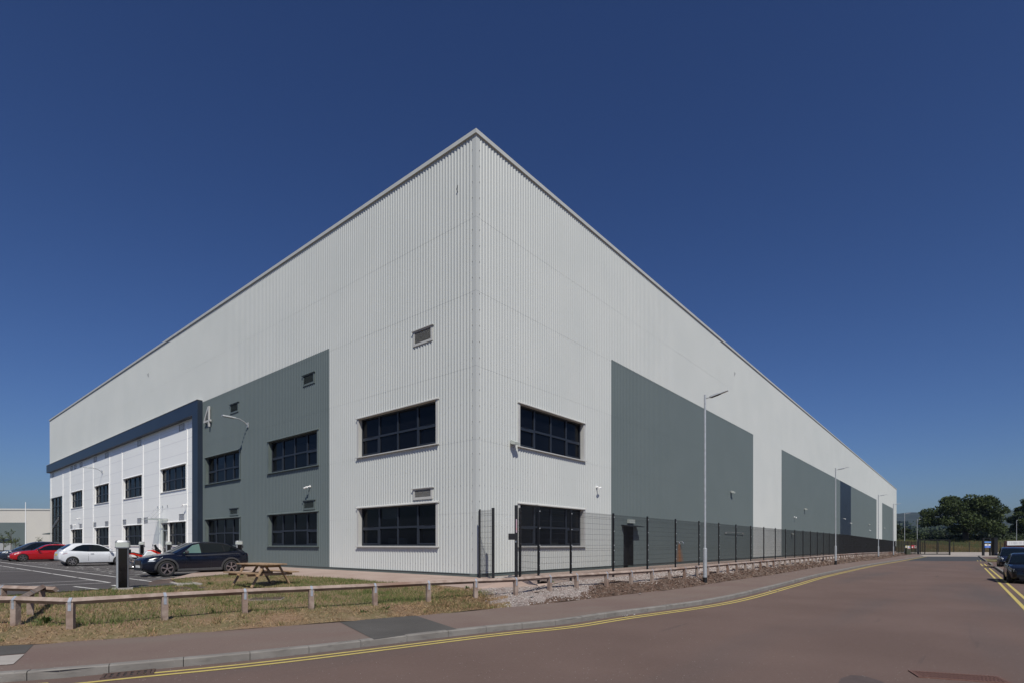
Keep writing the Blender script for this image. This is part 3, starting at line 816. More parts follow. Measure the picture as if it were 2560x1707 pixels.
def cladding(name, P, s0, s1, z0, z1, holes, joints, m, flat=False, d0=0.0):
    mb = MB(); br = sorted({s0, s1} | {h[i] for h in holes for i in (0,1) if s0 < h[i] < s1})
    zj = [z0] + [j for j in joints if z0 < j < z1] + [z1]
    for a, b in zip(br, br[1:]):
        hs = sorted([(h[2],h[3]) for h in holes if h[0] < (a+b)/2 < h[1] and h[3] > z0 and h[2] < z1])
        spans = []; c = z0
        for h0, h1 in hs:
            if h0 > c: spans.append((c, h0))
            c = max(c, h1)
        if c < z1: spans.append((c, z1))
        for q0, q1 in spans:
            cuts = [q0] + [j for j in zj if q0 < j < q1] + [q1]
            for r0, r1 in zip(cuts, cuts[1:]):
                lev = sum(1 for j in joints if j <= r0 + 1e-6)
                if flat: mb.face([P(a,r0,d0),P(b,r0,d0),P(b,r1,d0),P(a,r1,d0)])
                else: sheet(mb, P, a, b, r0, r1, d0 + .003*lev)
    return mb.build(name, m, wh)
ZW = [(1.80,3.60),(6.05,7.87)]
winL = [(2.25,7.72,0),(2.25,7.72,1),(11.42,16.72,0),(11.42,16.72,1),(20.6,25.85,0),(20.6,25.85,1)]
winW = [(29.6,34.9),(39.49,44.64),(49.35,54.4),(59.34,64.4)]
winR = [(2.66,7.68,0),(2.66,7.68,1)]
ventsL = [(2.46,3.69,10.36,10.98),(2.46,3.69,3.78,4.24),(11.69,12.86,10.38,10.95),(11.65,12.82,3.72,4.22),(20.71,21.94,10.3,10.9),(20.77,22.0,3.74,4.2)]
HL = [(a,b,*ZW[k]) for a,b,k in winL] + ventsL
HR = [(a,b,*ZW[k]) for a,b,k in winR] + [(11.85,12.95,ZB,2.92)]
J = [3.1, 5.95, 8.8, 11.7, 14.56]
cladding('wall_cladding', PL, .17, 10.33, ZB+.05, ZR-.1, HL, J, M['clad'])
cladding('wall_cladding', PL, 10.33, UE, 11.86, ZR-.1, [], J, M['clad'])
cladding('dark_wall_panel', PL, 10.33, 26.5, ZB+.05, 11.85, HL, J, M['dark'])
cladding('wall_cladding', PR, .17, 10.47, ZB+.05, ZR-.1, HR, J, M['clad'])
cladding('wall_cladding', PR, 10.47, VE, 11.80, ZR-.1, [], J, M['clad'])
cladding('dark_wall_panel', PR, 10.47, 36.08, ZB+.05, 11.79, HR, J, M['dark'])
cladding('wall_cladding', PR, 36.08, 46.03, ZB+.05, 11.80, [], J, M['clad'])
cladding('dark_wall_panel', PR, 46.03, 81.35, ZB+.05, 11.79, [], J, M['dark'])
cladding('navy_wall_panel', PR, 81.35, 91.9, ZB+.05, 11.79, [], J, M['navy'])
cladding('dark_wall_panel', PR, 91.9, 127.53, ZB+.05, 11.79, [], J, M['dark'])
cladding('wall_cladding', PR, 127.53, 138.36, ZB+.05, 11.80, [], J, M['clad'])
cladding('dark_wall_panel', PR, 138.36, 164.2, ZB+.05, 11.79, [], J, M['dark'])
cladding('wall_cladding', PR, 164.2, VE, ZB+.05, 11.80, [], J, M['clad'])
# flat parapet backing, other walls and roof
mb = MB()
mb.fbox(PL, 0, UE, ZR-3, ZR-.18, -.4, -.3); 
mb.face([UV(.1,.1,ZR-.6),UV(.1,VE,ZR-.6),UV(UE,VE,ZR-.6),UV(UE,.1,ZR-.6)])
mb.face([UV(UE,0,ZB),UV(UE,VE,ZB),UV(UE,VE,ZR),UV(UE,0,ZR)]); mb.face([UV(0,VE,ZB),UV(UE,VE,ZB),UV(UE,VE,ZR),UV(0,VE,ZR)])
mb.build('roof', M['flash'], wh)
# corner flashing, eaves flashing, plinth
mb = MB()
mb.face([PL(.18,ZB+.05,DEP+.016),PL(.18,ZR-.1,DEP+.016),PL(-DEP-.016,ZR-.1,DEP+.016),PL(-DEP-.016,ZB+.05,DEP+.016)])
mb.face([PR(.18,ZB+.05,DEP+.016),PR(.18,ZR-.1,DEP+.016),PR(-DEP-.016,ZR-.1,DEP+.016),PR(-DEP-.016,ZB+.05,DEP+.016)])
mb.face([PL(.18,ZB+.05,DEP+.016),PL(.18,ZR-.1,DEP+.016),PL(.18,ZR-.1,0),PL(.18,ZB+.05,0)])
mb.face([PR(.18,ZB+.05,DEP+.016),PR(.18,ZR-.1,DEP+.016),PR(.18,ZR-.1,0),PR(.18,ZB+.05,0)])
mb.build('corner_flashing', M['clad'], wh)
mb = MB()
for zj in (5.95, 8.8, 11.7, 14.56, 3.1):
    mb.fbox(PL, -.036, .18, zj, zj+.003, DEP+.017, DEP+.018); mb.fbox(PR, -.036, .18, zj, zj+.003, DEP+.017, DEP+.018)
z = ZB+.4
while z < ZR-.5:
    for P in (PL, PR):
        for s_ in (.15, .0):
            if s_: mb.fbox(P, s_-.010, s_+.010, z, z+.02, DEP+.016, DEP+.042)
    z += .62
for P, z in ((PL,1.6),(PR,1.6)):                      # screw heads in the first bays
    for zr in (1.05,2.6,4.2,5.0,6.0,7.4,9.1,10.3,11.6,12.9,14.45,15.6,16.6):
        k = 2
        while k*PITCH < 9.0:
            s_ = k*PITCH + .111
            if not any(h[0]-.3 < s_ < h[1]+.3 and h[2]-.35 < zr < h[3]+.3 for h in (HL if P is PL else HR)):
                mb.fbox(P, s_-.009, s_+.009, zr, zr+.016, DEP-.0, DEP+.012)
            k += 2
mb.build('screw_heads', mat('screw_grey',(.26,.26,.26),.6), wh)['kind'] = 'stuff'
mb = MB()
mb.fbox(PL, .0, UE+.06, ZR-.16, ZR, -.35, .10); mb.fbox(PR, .0, VE+.06, ZR-.16, ZR, -.35, .10)
a = UV(.0,.0,0)
mb.hexa([UV(0,0,ZR-.16),UV(-.10,0,ZR-.16),UV(-.10,-.10,ZR-.16),UV(0,-.10,ZR-.16),UV(0,0,ZR),UV(-.10,0,ZR),UV(-.10,-.10,ZR),UV(0,-.10,ZR)])
mb.build('eaves_coping', M['coping'], wh)
mb = MB()
mb.fbox(PL, -.05, 26.3, ZB-.35, ZB+.045, -.3, .02); mb.fbox(PR, -.05, 11.85, ZB-.35, ZB+.045, -.3, .02); mb.fbox(PR, 12.95, VE, ZB-.35, ZB+.045, -.3, .02)
mb.build('plinth', M['darkflash'], wh)
mb = MB()
mb.fbox(PL, -.04, 26.3, ZB+.045, ZB+.06, .0, .05); mb.fbox(PR, -.04, 11.85, ZB+.045, ZB+.06, .0, .05); mb.fbox(PR, 12.95, VE, ZB+.045, ZB+.06, .0, .05)
mb.build('drip_flashing', M['darkflash'], wh)
# windows
def window(P, s0, s1, z0, z1, far, cols, fl, n=4, door=None, flat=False, label=None):
    """opening with reveal, head and sill flashing, framed lights"""
    dep = -.19; pr = .012 if flat else DEP+.035
    mb = MB(); j = .13 if not flat else .0
    # reveal
    mb.face([P(s0,z0,pr),P(s0,z1,pr),P(s0,z1,dep),P(s0,z0,dep)]); mb.face([P(s1,z0,pr),P(s1,z1,pr),P(s1,z1,dep),P(s1,z0,dep)])
    mb.face([P(s0,z1,pr),P(s1,z1,pr),P(s1,z1,dep),P(s0,z1,dep)])
    if j:
        mb.fbox(P, s0-j, s0-.001, z0-.03, z1+.02, pr-.03, pr); mb.fbox(P, s1+.001, s1+j, z0-.03, z1+.02, pr-.03, pr)
    w = mb.build('window', fl, wh)
    if label: w['label'] = label
    mb = MB(); e = .16 if not flat else .05
    mb.hexa([P(s0-e,z0-.045,0),P(s1+e,z0-.045,0),P(s1+e,z0-.055,pr+.06),P(s0-e,z0-.055,pr+.06),P(s0-e,z0+.01,0),P(s1+e,z0+.01,0),P(s1+e,z0-.012,pr+.06),P(s0-e,z0-.012,pr+.06)])
    mb.fbox(P, s0, s1, z0-.01, z0+.008, dep, 0)
    mb.build('sill', fl, w)
    mb = MB()
    mb.hexa([P(s0-e,z1,0),P(s1+e,z1,0),P(s1+e,z1-.005,pr+.045),P(s0-e,z1-.005,pr+.045),P(s0-e,z1+.10,0),P(s1+e,z1+.10,0),P(s1+e,z1+.035,pr+.045),P(s0-e,z1+.035,pr+.045)])
    mb.build('head_flashing', fl, w)
    mb = MB(); t = .065; d0, d1 = dep-.03, dep+.05
    mb.fbox(P,s0,s1,z0+.008,z0+.008+t,d0,d1); mb.fbox(P,s0,s1,z1-t,z1,d0,d1)
    mb.fbox(P,s0,s0+t,z0+.008+t,z1-t,d0,d1); mb.fbox(P,s1-t,s1,z0+.008+t,z1-t,d0,d1)
    zm = z0 + (z1-z0)*.47
    for k in range(1, n):
        x = s0+(s1-s0)*k/n; mb.fbox(P, x-.045, x+.045, z0+.008+t, z1-t, d0, d1)
    for k in range(n):
        x0 = s0+(s1-s0)*k/n+.045; x1 = s0+(s1-s0)*(k+1)/n-.045
        mb.fbox(P, x0, x1, zm-.045, zm+.045, d0, d1-.002)
        if k in (0, n-1):                             # opening light: thicker sash
            for q in ((x0,x0+.05,z0+.08,zm-.045),(x1-.05,x1,z0+.08,zm-.045)): mb.fbox(P,*q,d0,d1+.012)
            for q in ((x0+.05,x1-.05,z0+.08,z0+.13),(x0+.05,x1-.05,zm-.095,zm-.045)): mb.fbox(P,*q,d0,d1+.012)
    mb.build('frame', M['frame'], w)
    for k in (0, n-1):
        mb = MB(); x = s0+(s1-s0)*(k+.5)/n; mb.fbox(P, x-.22, x+.22, zm+.05, zm+.068, d1+.0, d1+.018)
        mb.build('trickle_vent', M['black'], w)
    mb = MB(); rp = random.Random(int(s0*10+z0))
    for k in range(n):
        x0 = s0+(s1-s0)*k/n; x1 = s0+(s1-s0)*(k+1)/n
        for za, zb in ((z0,zm),(zm,z1)):
            tl = rp.uniform(-.004,.004); t2 = rp.uniform(-.003,.003)
            mb.face([P(x0,za,dep+tl),P(x1,za,dep-tl),P(x1,zb,dep-tl+t2),P(x0,zb,dep+tl+t2)])
    mb.build('pane', M['glass'], w)
    dz = 4.5; mb = MB()
    a0, a1, c0, c1 = s0-.6, s1+.6, z0-.75, z1+.35
    mb.face([P(a0,c0,-dz),P(a1,c0,-dz),P(a1,c1,-dz),P(a0,c1,-dz)]); mb.face([P(a0,c0,-.26),P(a1,c0,-.26),P(a1,c0,-dz),P(a0,c0,-dz)])
    mb.face([P(a0,c1,-.26),P(a1,c1,-.26),P(a1,c1,-dz),P(a0,c1,-dz)]); mb.face([P(a0,c0,-.26),P(a0,c1,-.26),P(a0,c1,-dz),P(a0,c0,-dz)]); mb.face([P(a1,c0,-.26),P(a1,c1,-.26),P(a1,c1,-dz),P(a1,c0,-dz)])
    for q in ((a0,s0,c0,c1),(s1,a1,c0,c1),(s0,s1,c0,z0),(s0,s1,z1,c1)): mb.face([P(q[0],q[2],-.26),P(q[1],q[2],-.26),P(q[1],q[3],-.26),P(q[0],q[3],-.26)])
    x = s0 + rp.uniform(.3,.7)*(s1-s0); mb.fbox(P, x, x+.9, c0, c1, -dz+.02, -dz+1.6)
    for k in range(2):
        x = s0+rp.uniform(.1,.8)*(s1-s0); mb.fbox(P, x-.6, x+.6, z0-.1, z0-.06, -1.6, -.5); mb.fbox(P, x-.28, x+.28, z0+.05, z0+.38, -1.0, -.96)
    mb.build('interior', M['room'], w)
    if rp.random() < .45:
        k = rp.randrange(n); x0 = s0+(s1-s0)*k/n+.07; x1 = s0+(s1-s0)*(k+1)/n-.07; mb = MB(); mb.fbox(P, x0, x1, z1-rp.uniform(.3,.8), z1-.07, -.27, -.262); mb.build('blind', M['vent'], w)
    return w
for a,b,k in winL: window(PL,a,b,*ZW[k],False,4,M['flash'] if a < 10 else M['darkflash'])
for a,b,k in winR: window(PR,a,b,*ZW[k],False,4,M['flash'])
# vents
def vent(P, s0, s1, z0, z1, m, proud=None, flat=False):
    mb = MB(); pr = .02 if flat else DEP+.04
    fr = .10 if not flat else .07
    mb.fbox(P,s0,s1,z0,z0+fr,-.05,pr); mb.fbox(P,s0,s1,z1-fr*.5,z1,-.05,pr+.01); mb.fbox(P,s0,s0+fr,z0+fr,z1-fr*.5,-.05,pr); mb.fbox(P,s1-fr,s1,z0+fr,z1-fr*.5,-.05,pr)
    if not flat: mb.fbox(P,s0-.06,s1+.06,z1,z1+.03,0,pr+.05)
    v = mb.build('vent', m, wh)
    mb = MB(); n = 10; h = (z1-z0-1.5*fr)/n
    for k in range(n):
        za = z0+fr+h*k
        mb.hexa([P(s0+fr,za,pr-.01),P(s1-fr,za,pr-.01),P(s1-fr,za+h*.6,-.03),P(s0+fr,za+h*.6,-.03),P(s0+fr,za+.008,pr-.01),P(s1-fr,za+.008,pr-.01),P(s1-fr,za+h*.6+.008,-.03),P(s0+fr,za+h*.6+.008,-.03)])
    mb.build('louvre', M['ventmid'] if flat else m, v)
    mb = MB(); mb.fbox(P,s0+.02,s1-.02,z0+.02,z1-.02,-.12,-.055); mb.build('back_box', M['ventdark'], v)
for k, (a,b,c,d) in enumerate(ventsL): vent(PL,a,b,c,d, M['flash'] if k < 2 else M['navyvent'] if False else (M['darkflash'] if k >= 2 else M['flash']))
# white office front
WV = [(a,b,*ZW[1]) for a,b in winW] + [(a,b,*ZW[0]) for a,b in winW[1:]] + [(29.6,33.3,ZW[0][0],3.60),(33.3,34.9,ZB,3.60),(68.77,74.44,ZB,7.78)]
WVm = []
upv = [(29.89,30.93),(39.7,40.66),(49.48,50.58),(53.6,54.66),(59.34,60.37),(61.96,62.86),(63.49,64.54),(73.21,74.21)]
lov = [(29.89,30.93),(37.96,38.97),(39.6,40.7),(43.81,45.05-.2),(49.48,50.58),(53.75,54.82),(59.51,60.54),(63.68,64.73)]
cladding('white_office_wall', PL, 26.4, 74.44, ZB+.1, 11.85, WV, [], M['white'], flat=True)
cladding('white_office_wall', PL, 74.44, UE, 7.78, 11.85, [], [], M['white'], flat=True)
for a,b in winW: window(PL,a,b,*ZW[1],False,4,M['whitetrim'],n=4,flat=True)
for a,b in winW[1:]: window(PL,a,b,*ZW[0],False,4,M['whitetrim'],n=4,flat=True)
window(PL,29.6,33.3,*ZW[0],False,4,M['whitetrim'],n=3,flat=True)
for a,b in upv: vent(PL,a,b,10.42,10.90,M['vent'],flat=True)
for a,b in lov: vent(PL,a,b,3.70,4.18,M['vent'],flat=True)
mb = MB()
for s_ in (29.35,35.2,39.2,45.1,49.05,55.0,58.98,64.9,68.4,74.9):
    zb = ZB+.1
    mb.fbox(PL, s_-.07, s_+.07, zb, 11.1, -.01, .03)
mb.build('vertical_trim', M['whitetrim'], wh)
mb = MB(); z = 1.67
while z < 11:
    prev = 26.6
    for a,b in winW + [(68.77,74.44)]:
        for q0, q1 in ((prev, a-.3),):
            mb.fbox(PL, q0, q1, z, z+.022, .001, .004)
        if not (1.7 < z < 3.8 or 5.9 < z < 8.0) and a < 60: mb.fbox(PL, a-.1, b+.1, z, z+.022, .001, .004)
        prev = b+.3
    z += 1.0
mb.build('panel_joints', mat('joint_grey',(.68,.68,.70),.6), wh)
# office door beside the lower window
mb = MB(); mb.fbox(PL,33.3,34.9,ZB,3.6,-.24,-.20)
d = mb.build('door', M['glass'], wh)
mb = MB()
for q in ((33.3,33.4,ZB,3.6),(34.78,34.9,ZB,3.6),(34.05,34.13,ZB,3.0),(33.4,34.78,2.95,3.05),(33.4,34.78,3.5,3.6),(33.4,34.78,ZB,ZB+.15)): mb.fbox(PL,*q,-.2,-.12)
mb.build('frame', M['vent'], d)
mb = MB(); mb.fbox(PL,34.2,34.24,1.5,2.2,-.12,-.06); mb.build('handle', M['chrome'], d)
mb = MB(); mb.face([PL(34.9,ZB,0),PL(34.9,3.6,0),PL(34.9,3.6,-.24),PL(34.9,ZB,-.24)]); mb.face([PL(33.3,3.6,0),PL(34.9,3.6,0),PL(34.9,3.6,-.24),PL(33.3,3.6,-.24)]); mb.build('jamb', M['whitetrim'], d)
M['canopy'] = bpy.data.materials.new('canopy_glass'); M['canopy'].use_nodes = True
ntc = M['canopy'].node_tree; tr_n = ntc.nodes.new('ShaderNodeBsdfTransparent'); tr_n.inputs[0].default_value = (.86,.9,.88,1); mxs = ntc.nodes.new('ShaderNodeMixShader'); mxs.inputs[0].default_value = .82
ntc.nodes['Principled BSDF'].inputs['Roughness'].default_value = .05
ntc.links.new(ntc.nodes['Principled BSDF'].outputs[0], mxs.inputs[1]); ntc.links.new(tr_n.outputs[0], mxs.inputs[2]); ntc.links.new(mxs.outputs[0], ntc.nodes['Material Output'].inputs[0])
# glass canopy with brackets over it
mb = MB(); mb.fbox(PL,33.2,35.5,3.86,3.875,.02,1.0); cn = mb.build('door_canopy', M['canopy'], wh)
mb = MB()
for s_ in (33.3,34.4,35.5):
    mb.bar(PL(s_,3.9,.0), PL(s_,3.9,1.15), .03,.05); mb.bar(PL(s_,4.9,.03), PL(s_,3.9,.9), .018)
    mb.fbox(PL,s_-.06,s_+.06,4.84,4.98,.0,.05)
mb.build('bracket', M['galv'], cn)
# tall glazing
mb = MB(); mb.fbox(PL,68.77,74.44,ZB,7.78,-.12,-.10); cw = mb.build('curtain_glazing', M['glass'], wh)
mb = MB()
for s_ in (68.8,70.65,72.5,74.35): mb.fbox(PL,s_-.05,s_+.05,ZB,7.78,-.10,-.02)
for z in (ZB+.05,2.9,4.15,5.4,6.6,7.72): mb.fbox(PL,68.85,74.3,z-.05,z+.05,-.10,-.03)
mb.build('mullion', M['black'], cw)
mb = MB(); mb.bar(PL(74.4,4.1,-.05),PL(70.9,5.2,-.05),.08,.1); mb.bar(PL(74.4,3.9,-.04),PL(70.9,5.0,-.04),.05,.08)
mb.build('stair_rail', M['silver'], cw)
# entrance canopy projecting beyond the end
mb = MB(); mb.hexa([UV(75.5,-.1,3.25),UV(79.6,-.1,3.25),UV(79.6,2.4,3.25),UV(75.5,2.4,3.25),UV(75.5,-.1,3.42),UV(79.6,-.1,3.34),UV(79.6,2.4,3.34),UV(75.5,2.4,3.42)])
mb.build('entrance_canopy', M['darkflash'], wh)
# navy frame round the office front
FW = .36
def uo(px, off): return FL(px, off)
mb = MB()
uL0 = FL(508,0)
mb.fbox(PL, uL0, uL0+1.0, ZB-.1, 11.97, -.1, FW)
mb.fbox(PL, uL0+1.0, FL(116,FW), 11.04, 11.97, -.1, FW)
mb.build('navy_surround', M['navy'], wh)
mb = MB(); mb.fbox(PL, uL0-.01, FL(116,FW)+.02, 11.97, 12.0, -.05, FW+.03); mb.build('surround_capping', M['flash'], wh)
# figure 4
mb = MB(); d0, d1 = .10, .19; A0, A1 = 24.75, 25.85
def P4(x, z): return (A1 - x*(A1-A0), 9.93 + z*(11.32-9.93))
poly = lambda pts: mb.prism([P4(*p) for p in pts], lambda s_, z: PL(s_,z,d0), lambda s_, z: PL(s_,z,d1))
poly([(.68,.0),(.82,.0),(.82,1.0),(.68,1.0)]); poly([(.0,.24),(.68,.24),(.68,.33),(.0,.33)]); poly([(.82,.24),(1.0,.24),(1.0,.33),(.82,.33)]); poly([(.0,.33),(.16,.33),(.68,.86),(.68,1.0),(.62,1.0)])
mb.build('unit_number', M['flash'], wh)
# fittings
def cctv(P, s_, z, side=1):
    mb = MB(); mb.fbox(P,s_-.05,s_+.05,z-.0,z+.09,.02,.08); b = mb.build('camera', M['whitetrim'], wh)
    mb = MB(); p0 = P(s_,z+.04,.08); p1 = P(s_+.06*side,z-.01,.24)
    mb.tube([p0,p1],.02,8); q0 = P(s_-.06*side,z-.01,.24); q1 = P(s_+.16*side,z-.07,.28); mb.tube([q0,q1],[.045,.05],12); mb.build('housing', M['whitetrim'], b, smooth=True)
def flood(P, s_, z):
    mb = MB(); mb.fbox(P,s_-.10,s_+.10,z,z+.12,.03,.12)
    b = mb.build('floodlight', M['vent'], wh)
    mb = MB(); mb.hexa([P(s_-.17,z-.04,.12),P(s_+.17,z-.04,.12),P(s_+.17,z-.08,.32),P(s_-.17,z-.08,.32),P(s_-.17,z+.13,.12),P(s_+.17,z+.13,.12),P(s_+.17,z+.03,.34),P(s_-.17,z+.03,.34)])
    mb.build('lamp_head', M['green_l'], b)
cctv(PL,12.13,4.92); cctv(PL,29.43,4.8); cctv(PL,60.5,4.77); cctv(PL,62.3,4.1)
cctv(PR,8.94,4.8,-1); cctv(PR,51.6,4.95,-1); cctv(PR,91.0,5.5,-1); cctv(PR,115.5,4.8,-1); cctv(PR,84.6,6.0,-1)
for s_, z in ((2.13,6.08),(29.95,6.12),(56.6,6.1),(114.3,5.96),(141.7,5.9)): flood(PR,s_,z)
flood(PR,50.3,3.05)
def arm_light(s_, z):
    mb = MB(); mb.fbox(PL,s_-.08,s_+.08,z-.35,z-.05,.03,.09); b = mb.build('wall_lantern', M['galv'], wh)
    mb = MB(); mb.tube([PL(s_,z-.2,.08),PL(s_,z-.05,.25),PL(s_,z+.08,.55),PL(s_,z+.10,.9)],.035,8); mb.build('arm', M['galv'], b, smooth=True)
    mb = MB(); mb.prism([(-.12,.8),(-.15,1.1),(-.13,1.55),(.13,1.55),(.15,1.1),(.12,.8)], lambda a,d: PL(s_+a,z+.06+.02*(d-.8),d), lambda a,d: PL(s_+a*.8,z+.14+.02*(d-.8),d)); mb.build('lamp_head', M['galv'], b)
arm_light(19.4,9.45); arm_light(51.5,9.35)
def hook(P, s_, z):
    mb = MB(); mb.tube([P(s_,z+.17,.05),P(s_-.05,z+.08,.10),P(s_+.03,z,.08),P(s_-.02,z-.10,.05)],.012,6); mb.build('cable_tail', M['black'], wh)
hook(PL,.97,16.0); hook(PL,37.7,16.0); hook(PR,30.85,15.95)
# fire exit door on the right wall
mb = MB(); mb.fbox(PR,11.85,12.95,ZB,2.92,-.30,-.26); dr = mb.build('door', M['black'], wh)
mb = MB()
mb.face([PR(11.85,ZB,.05),PR(11.85,2.92,.05),PR(11.85,2.92,-.3),PR(11.85,ZB,-.3)]); mb.face([PR(12.95,ZB,.05),PR(12.95,2.92,.05),PR(12.95,2.92,-.3),PR(12.95,ZB,-.3)]); mb.face([PR(11.85,2.92,.05),PR(12.95,2.92,.05),PR(12.95,2.92,-.3),PR(11.85,2.92,-.3)])
mb.build('jamb', M['black'], dr)
mb = MB(); mb.hexa([PR(11.6,2.90,0),PR(13.4,2.90,0),PR(13.4,2.86,.5),PR(11.6,2.86,.5),PR(11.6,2.98,0),PR(13.4,2.98,0),PR(13.4,2.90,.5),PR(11.6,2.90,.5)]); mb.build('hood', M['black'], dr)
mb = MB(); mb.fbox(PR,12.2,12.24,1.6,1.9,-.26,-.15); mb.build('handle', M['chrome'], dr)
mb = MB(); mb.fbox(PR,12.25,12.95,3.08,3.3,.04,.16); mb.build('emergency_light', M['green_l'], wh)
mb = MB()
for s_ in (28.6,33.0): mb.fbox(PR,s_-.02,s_+.02,2.75,2.9,.03,.15)
mb.bar(PR(28.6,2.88,.15),PR(33.0,2.88,.15),.03)
mb.build('cycle_rail', M['vent'], wh)
mb = MB()
for s_ in (19.1,19.7): mb.tube([PR(s_,2.05,.02),PR(s_,2.05,.20),PR(s_,1.95,.24)],.035,8)
mb.build('outlet_pipe', M['chrome'], wh, smooth=True)
# rust run under the outlet pipes: a thin iron deposit on the ribs
mr = M['dark'].copy(); mr.name = 'rust_stained_cladding'
nt = mr.node_tree; b = nt.nodes['Principled BSDF']
geo = nt.nodes.new('ShaderNodeTexCoord'); mp = nt.nodes.new('ShaderNodeMapping'); mp.inputs['Scale'].default_value = (2.5,2.5,.35)
nz = nt.nodes.new('ShaderNodeTexNoise'); nz.inputs['Scale'].default_value = 2.5; nt.links.new(geo.outputs['Object'], mp.inputs[0]); nt.links.new(mp.outputs[0], nz.inputs['Vector'])
vm = nt.nodes.new('ShaderNodeVectorMath'); vm.operation = 'DOT_PRODUCT'; vm.inputs[1].default_value = (VD[0],VD[1],0); nt.links.new(geo.outputs['Object'], vm.inputs[0])
sx = nt.nodes.new('ShaderNodeSeparateXYZ'); nt.links.new(geo.outputs['Object'], sx.inputs[0])
def mth(op, a, b_=None):
    n = nt.nodes.new('ShaderNodeMath'); n.operation = op
    for i, q in enumerate((a, b_)):
        if q is None: continue
        if isinstance(q, (int,float)): n.inputs[i].default_value = q
        else: nt.links.new(q, n.inputs[i])
    return n.outputs[0]
ds = mth('ABSOLUTE', mth('SUBTRACT', vm.outputs['Value'], 19.6))
wdt = mth('ADD', .22, mth('MULTIPLY', mth('MAXIMUM', mth('SUBTRACT', 1.30, sx.outputs['Z']), 0), .55))
fa = mth('SUBTRACT', 1.0, mth('DIVIDE', ds, wdt)); fa = mth('ADD', fa, mth('MULTIPLY', mth('SUBTRACT', nz.outputs['Fac'], .5), 1.0))
fz = mth('MINIMUM', mth('MAXIMUM', mth('MULTIPLY', mth('SUBTRACT', 1.36, sx.outputs['Z']), 5), 0), 1)
fac = nt.nodes.new('ShaderNodeClamp'); nt.links.new(mth('MULTIPLY', mth('MULTIPLY', fa, fz), .9), fac.inputs[0])
mx = nt.nodes.new('ShaderNodeMix'); mx.data_type = 'RGBA'; nt.links.new(fac.outputs[0], mx.inputs['Factor'])
nt.links.new(b.inputs['Base Color'].links[0].from_socket, mx.inputs['A']); mx.inputs['B'].default_value = (.26,.10,.025,1)
nt.links.new(mx.outputs['Result'], b.inputs['Base Color'])
for o in bpy.data.objects:
    if o.name.startswith('dark_wall_panel') and len(o.data.vertices) and abs(min(v.co.x*VD[0]+v.co.y*VD[1] for v in o.data.vertices) - 10.47) < .1 and max(v.co.x*VD[0]+v.co.y*VD[1] for v in o.data.vertices) > 30:
        o.data.materials[0] = mr
# ------------------------------------------------------------------ warehouse in the distance on the left
bx, by = -150, 158
e = empty('distant_warehouse', (-150,158,.4), world=True); tag(e, 'distant pale warehouse with a low pitched roof behind the car park', 'warehouse')
def D(px, z, Y): return Vector(((px-1280)/F*Y, Y, z))
Y0 = 150.0
mb = MB(); xL, xR = D(-330,0,Y0).x, D(190,0,Y0).x
h0 = 1.85+(1361-1268)/F*Y0; hr = 1.85+(1361-1271.5)/F*Y0
mb.hexa([(xL,Y0,.4),(xR,Y0,.4),(xR,Y0+60,.4),(xL,Y0+60,.4),(xL,Y0,h0),(xR,Y0,h0-.35),(xR,Y0+60,h0-.35),(xL,Y0+60,h0)]); mb.build('wall', mat('distant_cladding',(.52,.50,.46),.6,col2=(.50,.48,.45),scale=.2), e)
mb = MB(); x1 = D(64,0,Y0).x; hz = 1.85+(1361-1305)/F*Y0
mb.hexa([(xL,Y0-.08,.4),(x1,Y0-.08,.4),(x1,Y0-.002,.4),(xL,Y0-.002,.4),(xL,Y0-.08,hz),(x1,Y0-.08,hz),(x1,Y0-.002,hz),(xL,Y0-.002,hz)]); mb.build('dark_wall_panel', M['dark'], e)
mb = MB(); x2 = D(31,0,Y0).x; mb.box(xL,x2,Y0-.16,Y0-.085,2.4,3.1+.4); mb.build('shutter_head', M['navy'], e)
mb = MB(); mb.box(xL,x2,Y0-.12,Y0-.085,.4,2.4); mb.build('dock_shutter', M['vent'], e)
mb = MB(); mb.box(xL-.2,xR,Y0-.15,Y0+.3,h0-.7,h0-.36); mb.build('eaves_trim', M['flash'], e)
# ------------------------------------------------------------------ security fence along the building
fe = empty('security_fence', tuple(UV(-4,0,.62)), world=True); tag(fe, 'tall black welded mesh security fence along the side of the warehouse', 'fence')
def fz(v): return .64 if v < 60 else max(.25, .64-(v-60)*.0072)
def wire_panel(a, b, z0a, z0b, H=2.4, sp=.05, hz=.2):
    mb = MB(); a = Vector(a); b = Vector(b); L = (b-a).length; d = (b-a)/L; n = max(2,int(round(L/sp)))
    for k in range(1, n):
        p = a + d*(L*k/n); z = z0a+(z0b-z0a)*k/n; t = .0030
        s_ = Vector((-d.y,d.x,0))
        mb.hexa([p-d*t-s_*t+Vector((0,0,z)),p+d*t-s_*t+Vector((0,0,z)),p+d*t+s_*t+Vector((0,0,z)),p-d*t+s_*t+Vector((0,0,z)),
                 p-d*t-s_*t+Vector((0,0,z+H)),p+d*t-s_*t+Vector((0,0,z+H)),p+d*t+s_*t+Vector((0,0,z+H)),p-d*t+s_*t+Vector((0,0,z+H))])
    zz = [.04,.2,.4,.6,.8,1.0,1.08,1.2,1.4,1.6,1.8,2.0,2.2,2.26,2.36]
    for q in zz:
        q *= H/2.4
        off = .04 if abs(q-1.04*H/2.4) < .06 or q > 2.15*H/2.4 else 0
        s_ = Vector((-d.y,d.x,0))*off
        mb.bar(a+s_+Vector((0,0,z0a+q)), b+s_+Vector((0,0,z0b+q)), .0065)
    return mb
